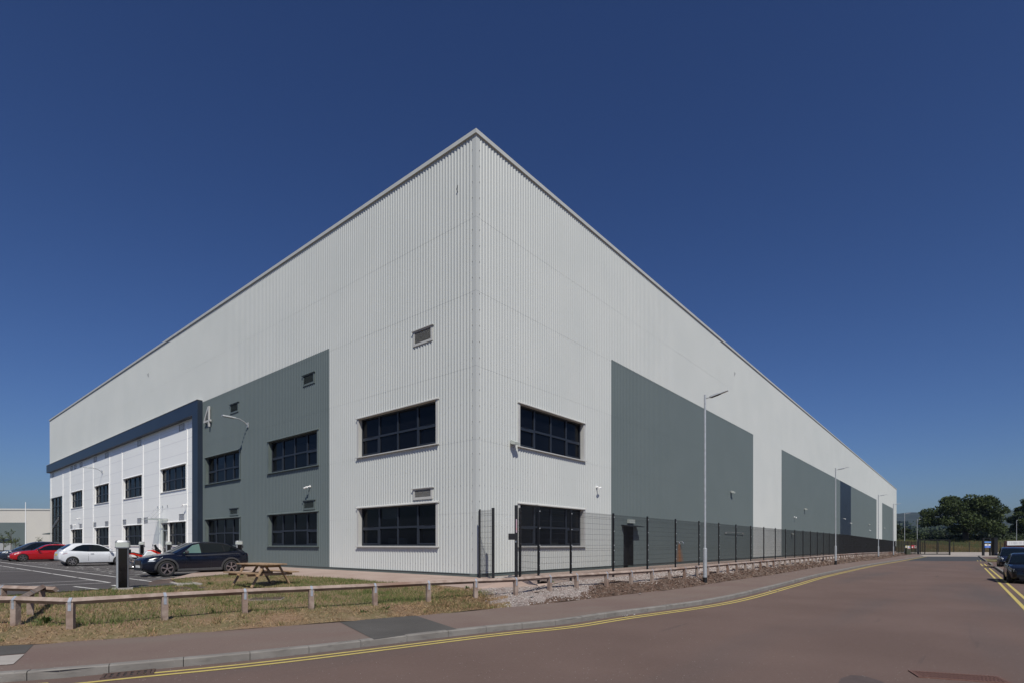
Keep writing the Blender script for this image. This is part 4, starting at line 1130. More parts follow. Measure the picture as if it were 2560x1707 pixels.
def post(a, z0, H=2.45, w=.06, wd=.06, ax=0):
    mb = MB(); x, y = a.x, a.y; dx = Vector((VD[0],VD[1],0))*w/2; dy = Vector((UD[0],UD[1],0))*wd/2
    p = Vector((x,y,0)); q = [p-dx-dy,p+dx-dy,p+dx+dy,p-dx+dy]
    mb.hexa([r_+Vector((0,0,z0-.35)) for r_ in q]+[r_+Vector((0,0,z0+H)) for r_ in q]); return mb
def clips(a, z0, par):
    mb = MB()
    for z in (.25,.55,1.0,1.2,1.75,2.3):
        p = UV(toUV(a.x,a.y)[0]-.035, toUV(a.x,a.y)[1]+.02, z0+z); mb.box(p.x-.014,p.x+.014,p.y-.014,p.y+.014,p.z-.014,p.z+.014)
    mb.build('clips', M['galv'], par)
vs = [-1.27] + [.59+2.985*k for k in range(0,41)]
prev = None
for i, v in enumerate(vs):
    p = UV(-4, v); o = post(p, fz(v)).build('post', M['black'], fe)
    if i < 12: clips(p, fz(v), o)
    if prev is not None: wire_panel(UV(-4,prev),UV(-4,v),fz(prev),fz(v)).build('mesh_panel', M['wire'], fe)
    prev = v
endv = vs[-1]
gp = Vector((*G(2297,1386,.0),0)); gp = Vector((98*(2297-1280)/F, 98, 0))
cor = UV(-4, endv)
N = 7
for k in range(N):
    a = cor.lerp(gp, k/N); b = cor.lerp(gp, (k+1)/N); za = .3-.25*k/N; zb = .3-.25*(k+1)/N
    wire_panel(a,b,za,zb,sp=.05).build('mesh_panel', M['wire'], fe)
    post(Vector((b.x,b.y,0)), zb).build('post', M['black'], fe)
# signs wired to the fence
def board(name, px0, px1, y0, y1, Y, mats, label, stripes=(), cat='sign', grp='signs wired to the far fence'):
    x0, x1 = (px0-1280)/F*Y, (px1-1280)/F*Y; za, zb = CZ-(y1-HY)/F*Y, CZ-(y0-HY)/F*Y
    e = empty(name, ((x0+x1)/2, Y, za), world=True)
    mb = MB(); mb.box(x0,x1,Y,Y+.03,za,zb); mb.build('panel', mats[0], e)
    for k, (a,b,c,d) in enumerate(stripes):
        mb = MB(); mb.box(x0+(x1-x0)*a,x0+(x1-x0)*b,Y-.01,Y-.002,za+(zb-za)*c,za+(zb-za)*d); mb.build('marking', mats[1+k], e)
    tag(e, label, cat, grp)
MW, MY, MR_, MBl = mat('sign_white',(.62,.62,.60),.5), mat('sign_yellow',(.60,.50,.10),.5), mat('sign_red',(.50,.04,.07),.5), mat('sign_blue',(.05,.14,.50),.5)
Ys = (gp.y+cor.y)/2
board('warning_sign', 2263.8, 2268, 1362.5, 1368, 101.0, [MW,MY,MY,M['black']], 'small yellow and white warning sign right of a lamp post, leftmost on the far fence', [(0,1,.85,1),(0,1,0,.12),(.4,.6,.3,.7)])
board('warning_sign', 2269.3, 2275.5, 1363, 1371.5, 100.6, [MW,MBl,MY,MR_], 'narrow white safety sign with blue, yellow and red bands between two other signs', [(.45,1,.5,.8),(.45,1,.84,1),(.3,.9,.2,.35)])
board('warning_sign', 2279, 2291.5, 1362, 1369, 99.6, [MR_,MW,MW,MR_], 'wide red and white sign beside the last lamp post before the gate', [(.04,.3,.12,.55),(.55,.97,.1,.9),(.62,.9,.3,.75)])
# green cabinet by fence
mb = MB(); x, Y = (2269.5-1280)/F*94, 94; mb.box(x-.35,x+.35,Y-.2,Y+.2,.1,1.15); mb.box(x-.38,x+.38,Y-.23,Y+.23,1.15,1.2); mb.box(x-.3,x-.02,Y-.215,Y-.2,.2,1.05); mb.box(x+.02,x+.3,Y-.215,Y-.2,.2,1.05)
o = mb.build('utility_cabinet', mat('cabinet_green',(.035,.04,.022),.6,col2=(.045,.05,.03),scale=5)); tag(o, 'dark green utility cabinet on the pavement under the fence signs', 'cabinet')
# ------------------------------------------------------------------ pedestrian gate at the corner
ga = empty('pedestrian_gate', tuple(UV(-2.5,-.5,.6)), world=True); tag(ga, 'black open pedestrian gate with thick post and lock box at the corner', 'gate')
def dpt(px, Y): return Vector(((px-1280)/F*Y, Y, 0))
def xpost(p, w, z0, z1, m=M['black'], a=R(-40)):
    mb = MB(); c, s_ = math.cos(a)*w/2, math.sin(a)*w/2
    q = [Vector((p.x-c+s_,p.y-s_-c,0)),Vector((p.x+c+s_,p.y+s_-c,0)),Vector((p.x+c-s_,p.y+s_+c,0)),Vector((p.x-c-s_,p.y-s_+c,0))]
    mb.hexa([r_+Vector((0,0,z0)) for r_ in q]+[r_+Vector((0,0,z1)) for r_ in q]); return mb
g1 = dpt(1290.5,18.9); g2 = dpt(1232.8,19.95); g3 = dpt(1199.5,20.45)
xpost(g1,.12,.3,3.24,a=0).build('hinge_post', M['black'], ga)
xpost(g2,.11,.3,3.22,a=0).build('latch_post', M['black'], ga)
mb = MB(); mb.box(g2.x-.17,g2.x+.17,g2.y-.12,g2.y+.12,.605,.62); mb.build('base_plate', M['black'], ga)
lp0 = dpt(1299,19.0); lp1 = dpt(1301.5,20.3)
mb = MB(); 
mb.bar(lp0+Vector((0,0,.7)),lp0+Vector((0,0,3.15)),.09,.06); mb.bar(lp1+Vector((0,0,.7)),lp1+Vector((0,0,3.15)),.09,.06)
for z in (.73,1.9,3.1): mb.bar(lp0+Vector((0,0,z)),lp1+Vector((0,0,z)),.05)
k = lp0
for q in range(1,26): 
    p = lp0.lerp(lp1,q/26); mb.bar(p+Vector((0,0,.73)),p+Vector((0,0,3.1)),.008)
mb.build('gate_leaf', M['black'], ga)
mb = MB(); x0 = dpt(1271,18.85).x; mb.box(x0,g1.x-.05,18.8,18.9,2.03,2.25); mb.build('lock_box', M['black'], ga)
mb = MB(); mb.box(g1.x-.01,g1.x+.03,18.83,18.838,2.28,2.75); mb.build('notice', mat('notice_pale',(.35,.33,.42),.5,col2=(.45,.2,.2),scale=6), ga)
mb = MB(); mb.box(g1.x-.03,g1.x+.0,18.81,18.836,1.93,2.0); mb.build('padlock', M['chrome'], ga)
sf = empty('side_fence', tuple(g3), world=True); tag(sf, 'narrow black mesh fence infill between the wall corner and the gate', 'fence')
xpost(g3,.07,.3,3.2,a=0).build('post', M['black'], sf)
wp = UV(-.12,.0); wire_panel(g3,Vector((g2.x-.06,g2.y,0)),.66,.66,H=2.5).build('mesh_panel', M['wire'], sf); wire_panel(Vector((wp.x,wp.y,0)),g3,.66,.66,H=2.5).build('mesh_panel', M['wire'], sf)
sf2 = empty('return_fence', tuple(g1), world=True); tag(sf2, 'short black mesh fence between the thick gate post and the long fence', 'fence')
c1 = UV(-4,-1.27); wire_panel(Vector((g1.x+.06,g1.y,0)),Vector((c1.x,c1.y,0)),.66,.66,H=2.5).build('mesh_panel', M['wire'], sf2)
# ------------------------------------------------------------------ far gates
Yg = 98.0
def gx(px): return (px-1280)/F*Yg
e = empty('vehicle_gate', (gx(2300),Yg,0), world=True); tag(e, 'black framed sliding vehicle gate standing open across the concrete apron', 'gate')
mb = MB(); zt = 2.72
for px in (2301,2312,2342.5): mb.box(gx(px)-.05,gx(px)+.05,Yg-.05,Yg+.05,.12,zt)
mb.box(gx(2374)-.10,gx(2374)+.10,Yg-.08,Yg+.08,0,zt+.1)
mb.box(gx(2300),gx(2374)-.1,Yg-.05,Yg+.05,zt,zt+.12); mb.box(gx(2300),gx(2374)-.1,Yg-.06,Yg+.06,.10,.24)
mb.build('frame', M['black'], e)
mb = MB(); n = 90
for k in range(n):
    x = gx(2300)+(gx(2374)-gx(2300))*(k+.5)/n; mb.box(x-.004,x+.004,Yg-.004,Yg+.004,.24,zt)
for z in (.9,1.5,2.1): mb.box(gx(2300),gx(2374),Yg-.006,Yg+.006,z-.006,z+.006)
mb.build('mesh_infill', M['wire'], e)
mb = MB(); mb.box(gx(2296)-.12,gx(2296)+.12,Yg-.12,Yg+.12,0,2.95); o = mb.build('gate_post', M['black']); tag(o,'thick black gate post at the end of the signed fence','gate post')
# totem of signs and gate column on the right
Yt = 93.0
def tx(px): return (px-1280)/F*Yt
e = empty('sign_frame', (tx(2465),Yt,0), world=True); tag(e, 'tall black post frame holding a blue strip sign and a white and blue sign', 'sign')
mb = MB()
for px, w in ((2458,.16),(2475,.09)): mb.box(tx(px)-w,tx(px)+w,Yt-.1,Yt+.1,0,3.0)
mb.box(tx(2456),tx(2477),Yt-.08,Yt+.08,2.94,3.06); mb.build('frame', M['black'], e)
mb = MB(); mb.box(tx(2459.5),tx(2475.8),Yt-.14,Yt-.11,2.23,2.45); mb.build('strip_sign', mat('sign_sky',(.10,.24,.58),.5), e)
mb = MB(); mb.box(tx(2460),tx(2474.5),Yt-.14,Yt-.11,1.36,2.02); p = mb.build('notice_board', MBl, e)
mb = MB(); mb.box(tx(2460),tx(2474.5),Yt-.155,Yt-.141,1.72,2.02); p2 = mb.build('white_band', MW, p)
mb = MB(); mb.box(tx(2465.5),tx(2469.5),Yt-.165,Yt-.157,1.80,1.95); mb.build('emblem', mat('emblem_navy',(.05,.08,.2),.5), p)
mb = MB(); mb.box(tx(2464),tx(2471),Yt-.155,Yt-.141,1.46,1.55); mb.build('lettering_bar', mat('bar_pale',(.35,.36,.6),.5), p)
mb = MB(); mb.box(tx(2482),tx(2490.5),Yt-.3,Yt+.3,0,3.05); mb.box(tx(2481.6),tx(2490.9),Yt-.35,Yt+.35,3.05,3.12); o = mb.build('gate_column', M['black']); tag(o,'solid black gate column right of the sign frame','gate post')
# rear fence
rf = empty('rear_fence', (70,139,0), world=True); tag(rf, 'thin dark mesh fence along the back of the concrete apron', 'fence')
Yr = 139.2
pr = None
for k in range(0, 21):
    x = 66 + k*4.0
    mb = MB(); mb.box(x-.05,x+.05,Yr-.05,Yr+.05,-.05,2.6); mb.build('post', M['black'], rf)
for a, b in ((66,106),(106,146)):
    mb = MB(); n = int((b-a)/.1)
    for k in range(n):
        x = a+(b-a)*k/n; mb.box(x-.003,x+.003,Yr-.003,Yr+.003,.05,2.5)
    for z in (.06,.5,1.0,1.5,2.0,2.48): mb.box(a,b,Yr-.008,Yr+.008,z-.012,z+.012)
    mb.build('mesh_panel', M['wire'], rf)
# red-brown container with white banner, behind the parked cars
Yb = 64.0
def bx_(px): return (px-1280)/F*Yb
e = empty('banner_trailer', (bx_(2545),Yb,0), world=True); tag(e, 'rust red box trailer with a long white banner along its top edge', 'trailer')
zb0, zb1 = 1.85-(1361.7-HY)/F*Yb, 1.85+(1361-1350.5)/F*Yb
mb = MB(); XL = bx_(2514.5); XB = (2509.5-1280)/F*(Yb+2.2)
mb.hexa([(XL,Yb,1.0),(XL+9,Yb-1.0,1.0),(XL+9,Yb+2,1.0),(XB,Yb+2.2,1.0),(XL,Yb,zb1-.02),(XL+9,Yb-1.0,zb1+.12),(XL+9,Yb+2,zb1+.12),(XB,Yb+2.2,zb1-.02)])
mb.build('body', mat('rust_red',(.13,.035,.022),.7,col2=(.09,.03,.02),scale=2), e)
mb = MB(); x0 = bx_(2515.6); mb.hexa([(x0,Yb-.13,zb0-.02),(x0+8.6,Yb-1.13,zb0+.1),(x0+8.6,Yb-1.03,zb0+.1),(x0,Yb-.03,zb0-.02),(x0,Yb-.13,zb1-.04),(x0+8.6,Yb-1.13,zb1+.1),(x0+8.6,Yb-1.03,zb1+.1),(x0,Yb-.03,zb1-.04)])
bn = mb.build('banner', mat('banner_white',(.60,.60,.63),.5), e)
mb = MB(); rb = random.Random(8); t = .25
while t < 8:
    xx = x0+t; yy = Yb-.14-1.0*t/8.6; wdt = rb.uniform(.03,.07); mb.box(xx,xx+wdt,yy-.012,yy-.004,zb0+.12,zb1-.12+.01*t); t += rb.uniform(.09,.2)
mb.build('faint_lettering', mat('faint_grey',(.46,.46,.50),.5), bn)
for q in (0,1):
    mb = MB(); mb.lathe([(0,-.1),(.3,-.1),(.42,-.08),(.42,.08),(.3,.1),(0,.1)],(bx_(2512)+2+q*1.0,Yb-.3,.42),'y',20); mb.build('wheel', M['tyre'], e, smooth=True)
# ------------------------------------------------------------------ timber knee rail
tr = empty('timber_knee_rail', (rail_line[0].x, rail_line[0].y, .3), world=True); tag(tr, 'long low timber knee rail on square posts beside the pavement', 'rail')
RZ = .86
def rz(p):
    u, v = toUV(p.x,p.y); return RZ + max(0,min(.05,(v+6)*.01)) if v < 60 else max(.64, RZ+.05-(v-60)*.006)
def rail_seg(a, b, za, zb, par, nm='rail', m=None, s=.092):
    mb = MB(); h = s*.7071
    d = (b-a).normalized(); sd = Vector((-d.y,d.x,0)).normalized()
    q = [(-h,0),(0,-h),(h,0),(0,h)]
    A_ = [Vector((a.x,a.y,za-h))+sd*x+Vector((0,0,z)) for x,z in q]; B_ = [Vector((b.x,b.y,zb-h))+sd*x+Vector((0,0,z)) for x,z in q]
    mb.hexa(A_+B_); return mb.build(nm, m or M['wood'], par, fix=True)
def rpost(p, d, par, zt):
    zg = vz(p.x,p.y)-.12; s_ = .056; d = d.normalized(); n = Vector((-d.y,d.x,0))
    mb = MB(); h = .092*.7071
    zs = zt-h-.075
    q = [-d*s_-n*s_, d*s_-n*s_, d*s_+n*s_, -d*s_+n*s_]
    P_ = Vector((p.x,p.y,0))
    mb.hexa([P_+r_+Vector((0,0,zg)) for r_ in q]+[P_+r_+Vector((0,0,zs)) for r_ in q])
    # V notch: two wedges rising at the sides
    for sg in (-1,1):
        o = n*sg
        mb.hexa([P_-d*s_+o*.006+Vector((0,0,zs)),P_+d*s_+o*.006+Vector((0,0,zs)),P_+d*s_+o*s_+Vector((0,0,zs)),P_-d*s_+o*s_+Vector((0,0,zs)),
                 P_-d*s_+o*.006+Vector((0,0,zs+.004)),P_+d*s_+o*.006+Vector((0,0,zs+.004)),P_+d*s_+o*s_+Vector((0,0,zs+.055)),P_-d*s_+o*s_+Vector((0,0,zs+.055))])
    po = mb.build('post', M['wood'], par)
    mb = MB(); w_ = .026
    top = Vector((p.x,p.y,zt+.004)); e_ = .004
    path = [(-s_-e_, zs-.10),(-s_-e_, zs+.02),(-h-e_*1.5, zt-h),(0, zt+.005),(h+e_*1.5, zt-h),(s_+e_, zs+.02),(s_+e_, zs-.10)]
    for (x0,z0_),(x1,z1_) in zip(path, path[1:]):
        mb.face([P_-d*w_+n*x0+Vector((0,0,z0_)),P_+d*w_+n*x0+Vector((0,0,z0_)),P_+d*w_+n*x1+Vector((0,0,z1_)),P_-d*w_+n*x1+Vector((0,0,z1_))])
    mb.build('strap', M['strap'], po)
M['strap'] = mat('galvanised_strap', (.50,.54,.60), .35, metal=.5, col2=(.42,.46,.52), scale=20)
posts = list(rail_near)
# continue with even spacing along the far line
rcum = [0]
for i in range(1,len(rail_line)): rcum.append(rcum[-1]+(rail_line[i]-rail_line[i-1]).length)
i0 = min(range(len(rail_line)), key=lambda k:(rail_line[k]-rail_near[-1]).length); s_ = rcum[i0]+1.52
while s_ < rcum[-1] and len(posts) < 84:
    k = next(i for i in range(len(rcum)) if rcum[i] >= s_); t = (s_-rcum[k-1])/(rcum[k]-rcum[k-1]); posts.append(rail_line[k-1].lerp(rail_line[k],t)); s_ += 1.52
ext = []
dleft = (rail_near[0]-rail_near[1]).normalized(); dleft = Vector((-1.42,-.12,0)).normalized()
lp = rail_near[0]
allposts = [lp+dleft*1.5*2, lp+dleft*1.5] + posts
for i, p in enumerate(allposts):
    a = allposts[max(0,i-1)]; b = allposts[min(len(allposts)-1,i+1)]
    rpost(p, b-a, tr, rz(p))
i = 0; cols = []
while i < len(allposts)-1:
    j = min(len(allposts)-1, i+2)
    m = M['wood'] if (i//2) % 3 else M['wood_d']if False else M['wood']
    # follow every post so that the rail bends gently
    for k in range(i, j):
        a, b = allposts[k], allposts[k+1]; d = (b-a).normalized()*.002
        rail_seg(a-d*0, b-d, rz(a), rz(b), tr)
    i = j
# return rail at the left
tr2 = empty('timber_return_rail', (lp.x,lp.y,.3), world=True); tag(tr2, 'short timber rail running back from the verge to the car park edge', 'rail')
r1 = Vector((*G(76,1535,.33),0)); r2 = Vector((*G(105.6,1513.5,.36),0))
for p in (r1, r2): rpost(p, r2-r1, tr2, .86)
rail_seg(lp+(r1-lp)*.08+Vector((0,0,0)), r2+(r2-r1).normalized()*.12, .83,.88, tr2, m=None)
tr3 = empty('timber_back_rail', (r2.x,r2.y,.3), world=True); tag(tr3, 'dark timber rail along the car park edge at the far left', 'rail')
dl = Vector((-1.0,.28,0)).normalized(); M['wood_d'] = mat('shaded_timber',(.085,.06,.05),.85,col2=(.06,.04,.035),scale=5,detail=6)
rb2 = r2+Vector((.03,.08,0)); rail_seg(rb2-dl*.32, rb2+dl*3.0, .83,.83, tr3, m=M['wood'], s=.096)
for k in (1.5,3.0): rpost(rb2+dl*k, dl, tr3, .83)
# ------------------------------------------------------------------ street lamps
def lamp(px, pyb, pyt, label, arm=1.0, base_z=None):
    Y = F*8.15/(pyb-pyt); x = (px-1280)/F*Y; z = CZ-(pyb-HY)*Y/F
    e = empty('street_lamp', (x,Y,z), 0); tag(e, label, 'street lamp', 'lamp posts along the road')
    mb = MB(); mb.tube([(0,0,-.2),(0,0,1.28),(0,0,1.42),(0,0,1.45)],[.085,.085,.085,.06],14); mb.build('base', M['galv'], e, smooth=True)
    mb = MB(); mb.tube([(0,0,-.22),(0,0,.16)],[.095,.093],14); mb.build('root_band', M['black'], e, smooth=True)
    mb = MB(); mb.tube([(0,0,1.42),(0,0,8.15)],[.048,.044],12); mb.build('column', M['galv'], e, smooth=True)
    d = Vector((.78,-.62,0))*arm
    mb = MB(); mb.tube([(0,0,7.98),d*.28+Vector((0,0,8.01))],.02,8); mb.build('bracket', M['galv'], e, smooth=True)
    mb = MB(); n = Vector((-d.y,d.x,0)).normalized(); a = d*.20+Vector((0,0,8.0)); b = d*.98+Vector((0,0,8.16))
    prof = [(0,.05,.06),(.08,.10,.085),(.45,.11,.08),(.62,.085,.05),(1,.06,.03)]
    base = len(mb.v)
    for t, w_, h_ in prof:
        c = a.lerp(b,t)
        for sx_, sz in ((-1,-.35),(-.8,.5),(.8,.5),(1,-.35)): mb.v.append(c+n*w_*sx_+Vector((0,0,h_*sz)))
    for i in range(len(prof)-1):
        for j in range(4): mb.f.append([base+4*i+j,base+4*i+(j+1)%4,base+4*i+4+(j+1)%4,base+4*i+4+j]); mb.m.append(0)
    mb.f.append([base+3,base+2,base+1,base]); mb.m.append(0); mb.f.append([base+4*(len(prof)-1)+q for q in range(4)]); mb.m.append(0)
    mb.build('lamp_head', M['galv'], e)
    mb = MB(); mb.bar(a.lerp(b,.12)+Vector((0,0,-.035)), a.lerp(b,.6)+Vector((0,0,-.03)), .13,.01); mb.build('lens', M['black'], e)
lamp(1762.5,1451,986,'tall galvanised street lamp nearest the camera, standing in the bark bed')
lamp(2089,1405,1169,'second street lamp, in front of the narrow light strip beside the navy panel')
lamp(2196,1392,1235.5,'street lamp in front of the light strip near the far end of the warehouse')
lamp(2233.5,1388,1258,'street lamp just in front of the far corner of the warehouse')
lamp(2261.5,1383.5,1281,'street lamp clear of the warehouse end, left of the small warning signs')
lamp(2293,1380.5,1296.5,'street lamp beside the sliding gate and the red and white sign', .85)
lamp(2541.5,1379,1298.5,'single street lamp at the right behind the parked cars', .25)
# flagpole
mb = MB(); Y = 125; x = (64-1280)/F*Y; mb.tube([(x,Y,.3),(x,Y,5.5),(x,Y,1.85+(1361-1254)/F*Y)],[.11,.09,.06],10); o = mb.build('flagpole', M['whitetrim'], smooth=True); tag(o,'bare white flagpole in front of the distant warehouse','flagpole')
# ------------------------------------------------------------------ EV charging posts
def charger(x, y, z, label, rot=R(33), H=1.52):
    e = empty('charging_post', (x,y,z), rot); tag(e, label, 'charging post', 'electric car charging posts')
    w, d = .17, .13
    def rr(w_, d_, r_, n=5):
        pts = []
        for cx, cy, a0 in ((w_-r_,d_-r_,0),(-w_+r_,d_-r_,90),(-w_+r_,-d_+r_,180),(w_-r_,-d_+r_,270)):
            for k in range(n+1): a = R(a0+90*k/n); pts.append((cx+r_*math.cos(a),cy+r_*math.sin(a)))
        return pts
    mb = MB(); mb.prism(rr(w,d,.06), lambda a,b: (a,b,.0), lambda a,b: (a,b,H-.22)); mb.build('body', M['silver'], e, smooth=True)
    mb = MB(); mb.box(-w+.065,w-.045,-d-.012,-d+.02,.03,H-.22); mb.build('front_panel', M['blackgloss'], e)
    mb = MB(); mb.box(-w+.02,-w+.05,-d-.004,-d+.02,.03,H-.22); mb.build('edge_strip', M['galv'], e)
    mb = MB(); mb.prism(rr(w+.025,d+.025,.08), lambda a,b: (a,b,H-.22), lambda a,b: (a,b,H-.05)); mb.build('light_collar', M['green_l'], e, smooth=True)
    mb = MB(); mb.prism(rr(w+.032,d+.032,.085), lambda a,b: (a,b,H-.238), lambda a,b: (a,b,H-.205)); mb.prism(rr(w+.03,d+.03,.08), lambda a,b: (a,b,H-.055), lambda a,b: (a*.85,b*.8,H)); mb.build('cap', M['silver'], e, smooth=True)
    mb = MB(); mb.box(w-.01,w+.05,-.05,.05,H-.42,H-.28); mb.build('socket', M['black'], e)
    mb = MB(); mb.box(-w-.1,w+.1,-d-.1,d+.1,-.05,.02); mb.build('base_slab', M['concrete'], e)
x, y = G(301,1470,ZC); charger(x,y+.1,ZC+.0,'large charging post in front, between the white car and the dark crossover')
for px, Y, lb in ((354,43.0,'charging post behind the motorcycle, against the white wall'),(421.5,40.0,'charging post beside the office door behind the crossover bonnet'),(597.5,32.3,'charging post behind the tail of the dark crossover, by the slate wall')):
    charger((px-1280)/F*Y, Y, .5, lb, R(38), 1.60)
# ------------------------------------------------------------------ picnic table
def picnic(cx, cy, z, ang):
    e = empty('picnic_table', (cx,cy,z), ang); tag(e, 'light timber A-frame picnic table with benches on the grass', 'picnic table')
    L_ = .9
    mb = MB()
    for k in range(5): y = -.34+k*.17; mb.box(-L_,L_,y-.08,y+.08,.70,.74)
    mb.build('table_top', M['wood2'], e, bevel=.004)
    for sg in (-1,1):
        mb = MB()
        for k in range(2): y = sg*(.66+k*.15); mb.box(-L_,L_,y-.07,y+.07,.42,.46)
        mb.build('bench', M['wood2'], e, bevel=.004)
    for xx in (-.62,.62):
        for sg in (-1,1):
            mb = MB(); mb.bar((xx+.045*0,sg*.26,.70),(xx,sg*.70,-.04),.045,.095,up=(1,0,0)); mb.v = mb.v; mb.build('leg', M['wood2'], e, bevel=.003)
        mb = MB(); mb.box(xx+.03,xx+.075,-.80,.80,.33,.42); mb.box(xx+.03,xx+.075,-.36,.36,.61,.70); mb.build('cross_bearer', M['wood2'], e, bevel=.003)
        mb = MB(); sx_ = -1 if xx > 0 else 1; mb.bar((xx+sx_*.03,0,.38),(xx+sx_*.42,0,.70),.04,.08); mb.build('brace', M['wood2'], e)
x, y = -8.75, 18.85; picnic(x, y, .47, math.atan2(UD[1],UD[0])+R(4))
# ------------------------------------------------------------------ cars
def interp(pts, x):
    if x <= pts[0][0]: return pts[0][1]
    for (a, va), (b, vb) in zip(pts, pts[1:]):
        if x <= b:
            t = (x-a)/(b-a) if b > a else 0
            t = t*t*(3-2*t)*.35 + t*.65
            return va+(vb-va)*t
    return pts[-1][1]
def car(name, label, x, y, z, ang, S, pm, group='parked cars', cat='car'):
    """S: dict of shape numbers. +x is the nose. Body lofted from cross sections, cabin with glazing set in."""
    e = empty(name, (x,y,z), ang); tag(e, label, cat, group)
    L, W, H, wb, fo, r = S['L'], S['W'], S['H'], S['wb'], S['fo'], S['r']
    hw = W/2; xf = L/2; fx = xf-fo; rx = fx-wb
    top = S['top']; gc = S.get('gc', .18); belt = S['belt']
    plan = [(-L/2,.74),(-L/2+.10,.88),(-L/2+.5,.97),(-L/2+1.0,1.0),(L/2-1.2,1.0),(L/2-.55,.96),(L/2-.18,.84),(L/2,.66)]
    bot = [(-L/2,gc+.22),(-L/2+.35,gc+.04),(-L/2+.6,gc),(L/2-.6,gc),(L/2-.2,gc+.02),(L/2,gc+.10)]
    def sec(xx):
        zt = interp(top,xx); zb = interp(bot,xx); w = hw*interp(plan,xx); h = zt-zb
        return [(0,zb),(w*.80,zb),(w*.945,zb+.05),(w*.975,zb+h*.20),(w*.995,zb+h*.45),(w,zb+h*.66),(w*.985,zb+h*.80),(w*.955,zb+h*.91),(w*.90,zt-.015),(w*.78,zt+.008),(w*.4,zt+.022),(0,zt+.026)]
    def ybody(xx, zz):
        p = sec(xx)[1:9]
        for (a,za),(b,zb) in zip(p,p[1:]):
            if za <= zz <= zb: return a+(b-a)*(zz-za)/(zb-za+1e-9)
        return p[-1][0] if zz > p[-1][1] else p[0][0]
    N = 46; xs = [-L/2+L*(.5-.5*math.cos(math.pi*i/(N-1)))*.5 + (-L/2+L*i/(N-1)+L/2)*.5 for i in range(N)]
    mb = MB(); K = 12
    for xx in xs:
        s_ = sec(xx); ring = [(a,b) for a,b in s_] + [(-a,b) for a,b in reversed(s_[1:-1])]
        for a,b in ring: mb.v.append(Vector((xx,a,b)))
    n = 2*K-2
    for i in range(N-1):
        for j in range(n): mb.f.append([i*n+j,i*n+(j+1)%n,(i+1)*n+(j+1)%n,(i+1)*n+j]); mb.m.append(0)
    mb.f.append(list(range(n))); mb.m.append(0); mb.f.append([(N-1)*n+j for j in reversed(range(n))]); mb.m.append(0)
    body = mb.build('body', pm, e, smooth=True, fix=True)
    # cut the wheel arches
    cut = MB()
    for wx in (fx, rx):
        for sg in (-1,1):
            cut.lathe([(0,sg*(hw-.30)),(r*1.13,sg*(hw-.30)),(r*1.13,sg*(hw+.2)),(0,sg*(hw+.2))],(wx,0,r),'y',36)
    co_ = cut.build('cutter_tmp', M['cladp'], None, fix=True)
    co_.location = e.location; co_.rotation_euler = e.rotation_euler
    bpy.context.view_layer.update()
    md = body.modifiers.new('arch','BOOLEAN'); md.operation = 'DIFFERENCE'; md.object = co_; md.solver = 'EXACT'
    try: md.material_mode = 'TRANSFER'
    except Exception: pass
    dg = bpy.context.evaluated_depsgraph_get(); me = bpy.data.meshes.new_from_object(body.evaluated_get(dg))
    body.modifiers.clear()
    if len(me.polygons) > 300:
        body.data = me
        try: me.set_sharp_from_angle(angle=R(38))
        except Exception: pass
    bpy.data.objects.remove(co_, do_unlink=True)
    # cabin
    A_, B_, C_, D_ = S['cab']           # cowl, roof front, roof rear, tail of glass: (x,z)
    wbl, wrf = hw*.925, hw*S.get('wr',.70)
    roofmid = S.get('crown', .03)
    outline = [D_, C_] + S.get('roofpts', []) + [B_, A_]
    def cz(xx):
        return interp2(outline, xx)
    def yc(zz): return wbl + (wrf-wbl)*max(0,min(1.0,(zz-belt)/(H-belt)))
    mb = MB(); Nn = 34; xa, xb = D_[0], A_[0]
    for i in range(Nn):
        xx = xa+(xb-xa)*i/(Nn-1); zt = interp2(outline, xx); zt = max(zt, belt-.02)
        yt = yc(zt); zb = belt-.10
        tp = min(1, (xb-xx)/.35+.80); tr_ = min(1,(xx-xa)/.3+.85); tpf = min(tp,tr_)
        ring = [(0,zb),(yc(belt)*tpf,zb),(yc(belt)*tpf,belt-.02),(yt*tpf,zt-.035),((yt-.03)*tpf,zt-.005),((yt-.12)*tpf,zt+.012),(0,zt+roofmid)]
        full = ring + [(-a,b) for a,b in reversed(ring[1:-1])]
        for a,b in full: mb.v.append(Vector((xx,a,b)))
    n = 12
    for i in range(Nn-1):
        for j in range(n): mb.f.append([i*n+j,i*n+(j+1)%n,(i+1)*n+(j+1)%n,(i+1)*n+j]); mb.m.append(0)
    mb.f.append(list(range(n))); mb.m.append(0); mb.f.append([(Nn-1)*n+j for j in reversed(range(n))]); mb.m.append(0)
    mb.build('roof', pm, e, smooth=True, fix=True)
    # side glass
    for sg in (-1,1):
        for pi_, poly in enumerate(S['side']):
            mb = MB()
            mb.prism(poly, lambda a,b: (a,sg*(yc(b)-.02),b), lambda a,b: (a,sg*(yc(b)+.006),b)); mb.build('side_window', M['seeglass'] if (pi_ == 0 and S.get('see')) else M['carglass'], e, fix=True)
        mb = MB()
        for poly in S.get('pillar', []): mb.prism(poly, lambda a,b: (a,sg*(yc(b)-.02),b), lambda a,b: (a,sg*(yc(b)+.004),b))
        if mb.v: mb.build('window_trim', M['blackgloss'], e, fix=True)
